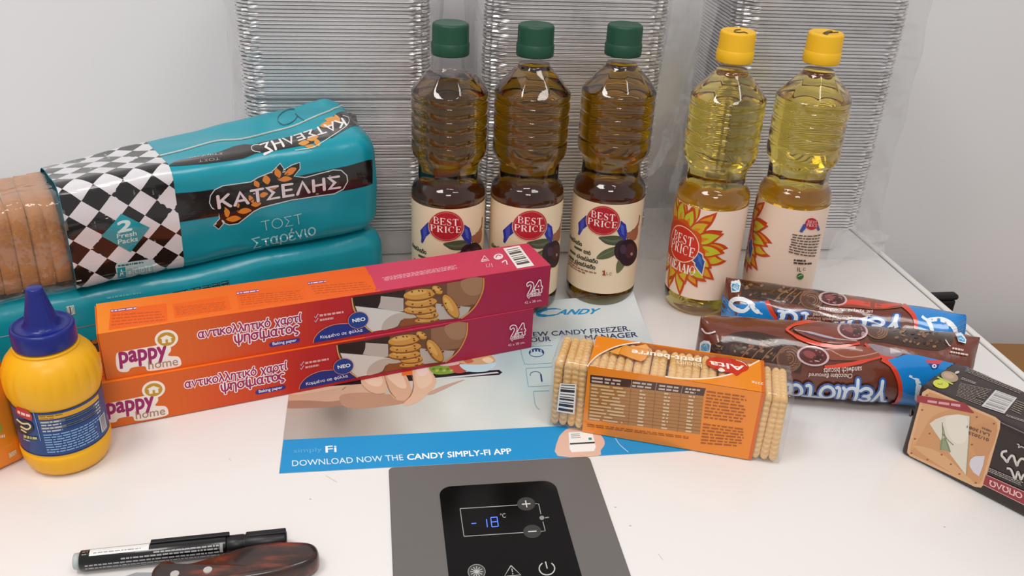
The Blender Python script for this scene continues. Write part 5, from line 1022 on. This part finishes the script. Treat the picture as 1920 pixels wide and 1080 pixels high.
A.ell(*z((232, 590)), 17, 13, '2a2a3a', rot=20); A.stroke(z([(160, 515), (210, 555), (265, 560), (285, 590), (250, 610), (195, 580)]), 3, 'e2d6a8', 0, 4); A.stroke(z([(200, 610), (250, 640)]), 2.4, 'e2d6a8', 0, 3)
A.lines(z([(225, 655), (350, 680), (352, 704), (225, 688)]), 1, 'c9bf6a', 0, 6, .8, fill=1, word=.25); A.lines(z([(225, 690), (285, 712), (280, 725), (222, 702)]), 1, 'b9c4d2', 0, 2, .6, word=.3)
A.build('label_print', INKP, mu, 1.5e-4, grid=(.0012, None))

# ================================================================ orange carton at the edge of the lid
oc = Thing('orange_carton', 'orange carton standing next to the mustard bottle', 'carton', (*gz(50, 861)[:2], .0003), R_(43.7))
OCM = mat('orange_printed_carton', 'ee8a1c', .38, spec=.4, coat=.15)
bm = bmesh.new(); box(bm, -.062, 0, 0, .042, 0, .125, .0045, 3); bm_obj('carton', bm, OCM, oc, True)
bm = bmesh.new(); box(bm, -.058, -.004, .004, .038, .1245, .1290, .0015, 2); bm_obj('folded_top', bm, OCM, oc, True)
S = plane(oc, (-.062, 0, 0), (1, 0, 0), (0, 0, 1), .062, .125); A = Art(S); z = Zm(4.909, 0, 680)
A.lines(z([(4, 664), (45, 655), (47, 688), (4, 697)]), 1, 'f0e6c8', 0, 2, .8, word=.5); A.quad(z([(75, 835), (145, 795), (160, 840), (85, 880)]), 'c9a878'); A.lines(z([(80, 835), (145, 800), (156, 838), (88, 875)]), 3, 'e6d6b8', 0, 3, .5, word=.3); A.poly(z([(-10, 560), (16, 560), (20, 640), (-10, 650)]), '9a9a2c'); A.lines(z([(50, 760), (105, 735), (110, 755), (55, 785)]), 2, 'e8b25a', 0, 6, .5, word=.3)
A.build('carton_print', INK, oc, 1.5e-4, clip=[((.0005, 0, 0), (-1, 0, 0))])

# ================================================================ marker pen
ml, mr = gz(139, 1054, .0068), gz(538, 1012, .0068); LM = float(np.linalg.norm(mr-ml)); RP = .0069
mk = Thing('marker_pen', 'black permanent marker with clipped cap lying beside the knife', 'marker', (ml[0], ml[1], .0073), math.atan2(mr[1]-ml[1], mr[0]-ml[0]))
def xl(prof, n=40):
    V, F = lathe(prof, n); return [(v[2], v[0], v[1]) for v in V], F
q = LM/.1345
BLK = mat('black_marker_barrel', '0d0d0f', .25, spec=.5, coat=.3)
mesh_obj('barrel', *xl([(.0064, .0042*q), (RP, .0048*q), (RP, .0950*q), (.0066, .0956*q)]), BLK, mk, True)
mesh_obj('end_plug', *xl([(.0046, 0), (.0054, .0005), (.0056, .0042*q)]), mat('grey_plastic', 'b4bcbc', .4), mk, True)
cpo = mesh_obj('cap', *xl([(.0062, .0956*q), (.0067, .0962*q), (.0067, .1062*q), (.0063, .1068*q), (.0063, .1074*q), (.0067, .1080*q), (.0062, .1330*q), (.0054, .1345*q)]), mat('black_cap_plastic', '111114', .38), mk, True)
bm = bmesh.new(); box(bm, .0475*q, .0975*q, .0015, .0052, .0052, .0078, .0006, 2); bm_obj('clip', bm, mat('black_cap_plastic', '111114'), cpo)
bm = bmesh.new(); box(bm, .108*q, .1343*q, -.001, .0040, .0030, .0072, .0008, 2); bm_obj('clip_root', bm, mat('black_cap_plastic', '111114'), cpo)
SP = Surf(mk, lambda u, v, o: np.stack([u, -(RP+o)*np.cos(v/RP), (RP+o)*np.sin(v/RP)], -1), (0, .095*q), (-.010, .018), 50)
A = Art(SP); A.uvpoly([(.0105*q, .0075), (.0470*q, .0075), (.0470*q, .0135), (.0105*q, .0135)], 'e8e8e6')
rnd = random.Random(3); row(.0090, .0008, '9a9a9a', .013*q, .042*q, .003)
for y, x0, x1 in ((.0052, .05*q, .091*q), (.0032, .03*q, .091*q), (.0008, .008*q, .091*q), (-.0016, .008*q, .091*q), (-.0040, .03*q, .07*q)): row(y, .0010, 'a8a8aa', x0, x1, .0026, .0006)
A.uvpoly([(.0915*q, .0008), (.0935*q, .0008), (.0935*q, .0072), (.0915*q, .0072)], '9a9a9c'); row(.0085, .0008, '8a8a8c', .006*q, .0098*q, .002); row(.0105, .0008, '8a8a8c', .006*q, .0098*q, .002)
A.build('barrel_print', INK, mk, 8e-5, grid=(None, .0008))

# ================================================================ knife
kz = Zm(4.3636, 180, 1000)
kn = Thing('kitchen_knife', 'kitchen knife with dark reddish wooden handle and silver rivets', 'knife', (*gz(330, 1085)[:2], .0003)); KO = np.array([*gz(330, 1085)[:2], .0003])
hp = catmull([(452, 352), (500, 290), (535, 264), (580, 266), (640, 292), (760, 290), (900, 246), (1080, 182), (1300, 115), (1500, 90), (1700, 92), (1790, 112), (1826, 170), (1800, 235), (1680, 300), (1450, 360), (1150, 410), (850, 450), (600, 470), (480, 440)], 5, True)
loop = [gz(*kz(tuple(p)), .011)[:2]-KO[:2] for p in hp]
def knife_handle():
    c = np.mean(loop, 0); V = []; F = []; n = len(loop)
    for zz_, s in ((.0012, .90), (.0025, .965), (.006, 1.0), (.010, .99), (.0130, .95), (.0148, .86), (.0154, .70)):
        for p in loop: V.append((*(c+(p-c)*np.array([1-(1-s)*.25, s])), zz_))
    for j in range(6): F += [(j*n+i, j*n+(i+1) % n, (j+1)*n+(i+1) % n, (j+1)*n+i) for i in range(n)]
    return V, F+[tuple(range(n)), tuple(6*n+i for i in range(n))]
wm = bpy.data.materials.new('dark_rosewood'); wm.use_nodes = True; nt = wm.node_tree; p_ = nt.nodes['Principled BSDF']; tc = nt.nodes.new('ShaderNodeTexCoord'); mpn = nt.nodes.new('ShaderNodeMapping'); nz = nt.nodes.new('ShaderNodeTexNoise'); rp = nt.nodes.new('ShaderNodeValToRGB')
mpn.inputs['Scale'].default_value = (18, 60, 40); mpn.inputs['Rotation'].default_value = (0, 0, R_(-12)); nz.inputs['Scale'].default_value = 1.6; nz.inputs['Detail'].default_value = 5; rp.color_ramp.elements[0].position = .42; rp.color_ramp.elements[0].color = rgb('241512'); rp.color_ramp.elements[1].position = .70; rp.color_ramp.elements[1].color = rgb('8a3a1e')
e_ = rp.color_ramp.elements.new(.55); e_.color = rgb('3d1d14')
nt.links.new(tc.outputs['Object'], mpn.inputs[0]); nt.links.new(mpn.outputs[0], nz.inputs['Vector']); nt.links.new(nz.outputs['Fac'], rp.inputs[0]); nt.links.new(rp.outputs[0], p_.inputs['Base Color']); p_.inputs['Roughness'].default_value = .28; p_.inputs['Coat Weight'].default_value = .4
V, F = knife_handle(); ho = mesh_obj('handle', V, F, wm, kn, True)
STEEL = mat('brushed_steel', 'b9bcc0', .25, 1.0)
for p in ((645, 338), (915, 305)):
    c = gz(*kz(p), .0156)[:2]-KO[:2]; bm = bmesh.new(); bmesh.ops.create_cone(bm, cap_ends=True, segments=24, radius1=.0030, radius2=.0028, depth=.0014, matrix=Matrix.Translation((c[0], c[1], .0155))); bm_obj('rivet', bm, mat('nickel_rivet', 'd4d2cc', .35, .7), ho)
bl = [gz(*kz(p), .008)[:2]-KO[:2] for p in ((520, 330), (330, 330), (60, 420), (-500, 600), (-820, 720), (-500, 740), (100, 640), (420, 520), (560, 460))]
slab('blade', [tuple(p) for p in bl], .0070, .0088, STEEL, kn)
# ================================================================ foil trays, nested in three tall stacks inside clear bags
FOIL = bpy.data.materials.new('aluminium_foil'); FOIL.use_nodes = True; nt = FOIL.node_tree; p_ = nt.nodes['Principled BSDF']; p_.inputs['Base Color'].default_value = rgb('e9e7e8'); p_.inputs['Metallic'].default_value = 1; p_.inputs['Roughness'].default_value = .40
tc = nt.nodes.new('ShaderNodeTexCoord'); nz = nt.nodes.new('ShaderNodeTexNoise'); nz.inputs['Scale'].default_value = 160; bp = nt.nodes.new('ShaderNodeBump'); bp.inputs['Strength'].default_value = .2; bp.inputs['Distance'].default_value = .001
nt.links.new(tc.outputs['Object'], nz.inputs['Vector']); nt.links.new(nz.outputs['Fac'], bp.inputs['Height']); nt.links.new(bp.outputs[0], p_.inputs['Normal'])
TW, TD, TH, PT = .196, .142, .036, .00372
def tray_loop(ins, r, n=9):
    hw, hd = TW/2-ins, TD/2-ins; out = []
    for cx, cy, a in ((hw-r, -hd+r, 270), (hw-r, hd-r, 0), (-hw+r, hd-r, 90), (-hw+r, -hd+r, 180)):
        for i in range(n+1): t = R_(a+90*i/n); out.append((cx+r*math.cos(t), cy+r*math.sin(t), 1 if 0 < i < n else 0))
    return out
def tray_mesh(seed):
    """rolled rim, crimped corners, fluted sloping walls and a flat bottom"""
    rnd = random.Random(seed); V, F = [], []
    rings = [(.0042, TH-.0010, .021), (.0010, TH-.0012, .024), (0, TH-.0002, .025), (0, TH+.0010, .025), (.0010, TH+.0017, .024), (.0042, TH+.0012, .021), (.0075, TH-.002, .018), (.0170, .002, .012), (.0200, 0, .010)]
    n = None
    for j, (ins, z, r) in enumerate(rings):
        L = tray_loop(ins, r); n = len(L)
        for i, (x, y, c) in enumerate(L):
            k = 0.0009*rnd.uniform(-1, 1) if c and j < 6 else 0.00008*rnd.uniform(-1, 1)
            fl = .0007*(1 if i % 2 else -1) if c and j < 6 else 0
            d = math.hypot(x, y); V.append((x*(1+(k+fl)/d), y*(1+(k+fl)/d), z+(rnd.uniform(-.0003, .0003) if c and j < 6 else rnd.uniform(-.00008, .00008))))
    for j in range(len(rings)-1): F += [(j*n+i, j*n+(i+1) % n, (j+1)*n+(i+1) % n, (j+1)*n+i) for i in range(n)]
    F.append(tuple((len(rings)-1)*n+i for i in range(n))); return me_of('foil_tray', V, F, FOIL, False)
TM = [tray_mesh(s) for s in range(6)]
def stack(front_l, front_r, zref, count, label, group, rz=0.0, yf=.935, seam=None):
    a, b = gY(*front_l, yf), gY(*front_r, yf); cx = (a[0]+b[0])/2; rnd = random.Random(int(cx*1000)); tx = ty = 0.0
    for k in range(count):
        o = bpy.data.objects.new('foil_tray', TM[rnd.randrange(6)]); C.objects.link(o); tag(o, label if k else label.replace('shiny foil tray in', 'lowest foil tray, ribbed wall bare, of'), 'tray', group)
        tx += rnd.uniform(-.00025, .00025); ty += rnd.uniform(-.0002, .0002); tx *= .97; ty *= .97
        o.location = (cx+tx, yf+TD/2+ty, .0006+k*PT+(.0022 if seam and k >= seam else 0)); o.rotation_euler.z = rz+R_(rnd.uniform(-.06, .06))+(PI if k % 2 else 0)
    return cx
N_T = 84
cA = stack((482, 100), (770, 100), 0, N_T, 'shiny foil tray in the tall stack behind the bread packs', 'foil trays behind the bread', R_(1.0), .950, 41)
cB = stack((948, 40), (1232, 40), 0, N_T, 'shiny foil tray in the tall stack behind the olive oil bottles', 'foil trays behind the olive oil', R_(-1.5), .945)
cC = stack((1416, 40), (1686, 40), 0, N_T, 'shiny foil tray in the tall stack behind the sunflower oil bottles', 'foil trays behind the sunflower oil', R_(-2.5), .940)
# the clear bags
def bag(label, cx, y0, ml_, mr_, mf, mb, htop, seed, flare=0.0, rz=0.0):
    t = Thing('plastic_bag', label, 'bag', (cx, y0+TD/2, .0003), rz, 'clear bags over the foil trays'); V, F = [], []; nz_, na = 46, 120; rnd = random.Random(seed); ph = [rnd.uniform(0, 6.28) for _ in range(8)]
    for j in range(nz_+1):
        z = htop*(j/nz_)**1.0; low = math.exp(-z/.022)
        for i in range(na):
            a = 2*PI*i/na; ca, sa = math.cos(a), math.sin(a); px_ = (abs(ca)**.18)*math.copysign(1, ca); py_ = (abs(sa)**.18)*math.copysign(1, sa)
            hx = TW/2+(mr_ if ca > 0 else ml_)*(1+flare*low); hy = TD/2+(mb if sa > 0 else mf)
            w = .0011*(math.sin(5*a+90*z+ph[0])+math.sin(9*a-60*z+ph[1])*.6+math.sin(3*a+34*z+ph[2]))+.0035*low*math.sin(14*a+ph[3])
            pin = 1-.03*low; V.append((px_*hx*pin+w*ca, py_*hy*pin+w*sa*.8, z+.0015*low*(1+math.sin(11*a+ph[4]))))
    for j in range(nz_): F += [(j*na+i, j*na+(i+1) % na, (j+1)*na+(i+1) % na, (j+1)*na+i) for i in range(na)]
    mesh_obj('film', V, F, BAGF, t, True); return t
BAGF = film_mat('clear_polythene_bag', .11, .05, .16, bump=(38, .9))
bgA = bag('clear plastic bag over the foil stack behind the bread packs', cA, .950, .008, .012, .0055, .008, .37, 1)
bgB = bag('loose clear plastic bag over the foil stack behind the olive oil', cB, .945, .012, .034, .006, .008, .37, 2, .3)
bgC = bag('clear plastic bag over the foil stack behind the sunflower oil', cC, .940, .010, .020, .010, .008, .37, 3, 1.0)
def bag_tail(t, pts, label):
    """a loose gathered flap of the bag"""
    V, F = [], []; n = 14; A0 = np.array(pts[0]); B0 = np.array(pts[1]); C0 = np.array(pts[2]); D0 = np.array(pts[3])
    for i in range(n+1):
        for j in range(n+1):
            u, v = i/n, j/n; p = (A0*(1-u)+B0*u)*(1-v)+(D0*(1-u)+C0*u)*v; V.append(tuple(p+np.array([.002*math.sin(9*u+7*v), .004*math.sin(6*v+4*u), .003*math.sin(11*u+3*v)])-t.T))
    for i in range(n):
        for j in range(n): a = i*(n+1)+j; F.append((a, a+n+1, a+n+2, a+1))
    o = mesh_obj('loose_flap', V, F, BAGF, t, True)
bag_tail(bgC, [gY(1568, 436, .924), gY(1665, 436, .945), gz(1655, 480, .004), gz(1545, 497, .004)], '')
bag_tail(bgB, [gY(1262, 0, .93), gY(1345, 0, .945), gY(1300, 300, .935), gY(1205, 330, .925)], '')
# ================================================================ behind the freezer
bk = Thing('black_case', 'slim black plastic case standing behind the freezer lid', 'case', (.86, 1.08, -.859))
BP = mat('black_case_plastic', '0e0e10', .45)
def cbox(name, *b, bev=.003, par=None, m=BP, org=(.86, 1.08, -.859)):
    bm = bmesh.new(); box(bm, b[0]-org[0], b[1]-org[0], b[2]-org[1], b[3]-org[1], b[4]-org[2], b[5]-org[2], bev, 2); return bm_obj(name, bm, m, par)
tp_ = gY(1801, 554, 1.08); zt_, xr_ = float(tp_[2]), float(tp_[0])
cbox('case_body', .66, xr_-.0012, 1.083, 1.094, -.858, zt_-.010, par=bk); cbox('case_lid', .657, xr_, 1.080, 1.096, zt_-.009, zt_, par=bk, bev=.004); cbox('latch_strip', .70, xr_-.012, 1.0815, 1.084, zt_-.022, zt_-.017, par=bk, bev=.0006)
cd = Thing('cardboard_box', 'brown cardboard box standing on the floor beside the freezer', 'box', (.98, .90, -.859), R_(-6)); CBM = mat('brown_cardboard', '94693c', .8, noise=(14, .08), bump=(250, .1))
zc_ = -.218
def cb2(name, *b, bev=.002): bm = bmesh.new(); box(bm, *b, bev, 1); return bm_obj(name, bm, CBM, cd)
cb2('box_body', -.16, .22, -.16, .16, 0, zc_+.859); cb2('top_flap', -.16, .028, -.16, .16, zc_+.8592, zc_+.8625, bev=.001); cb2('top_flap', .032, .22, -.16, .16, zc_+.8592, zc_+.8635, bev=.001)
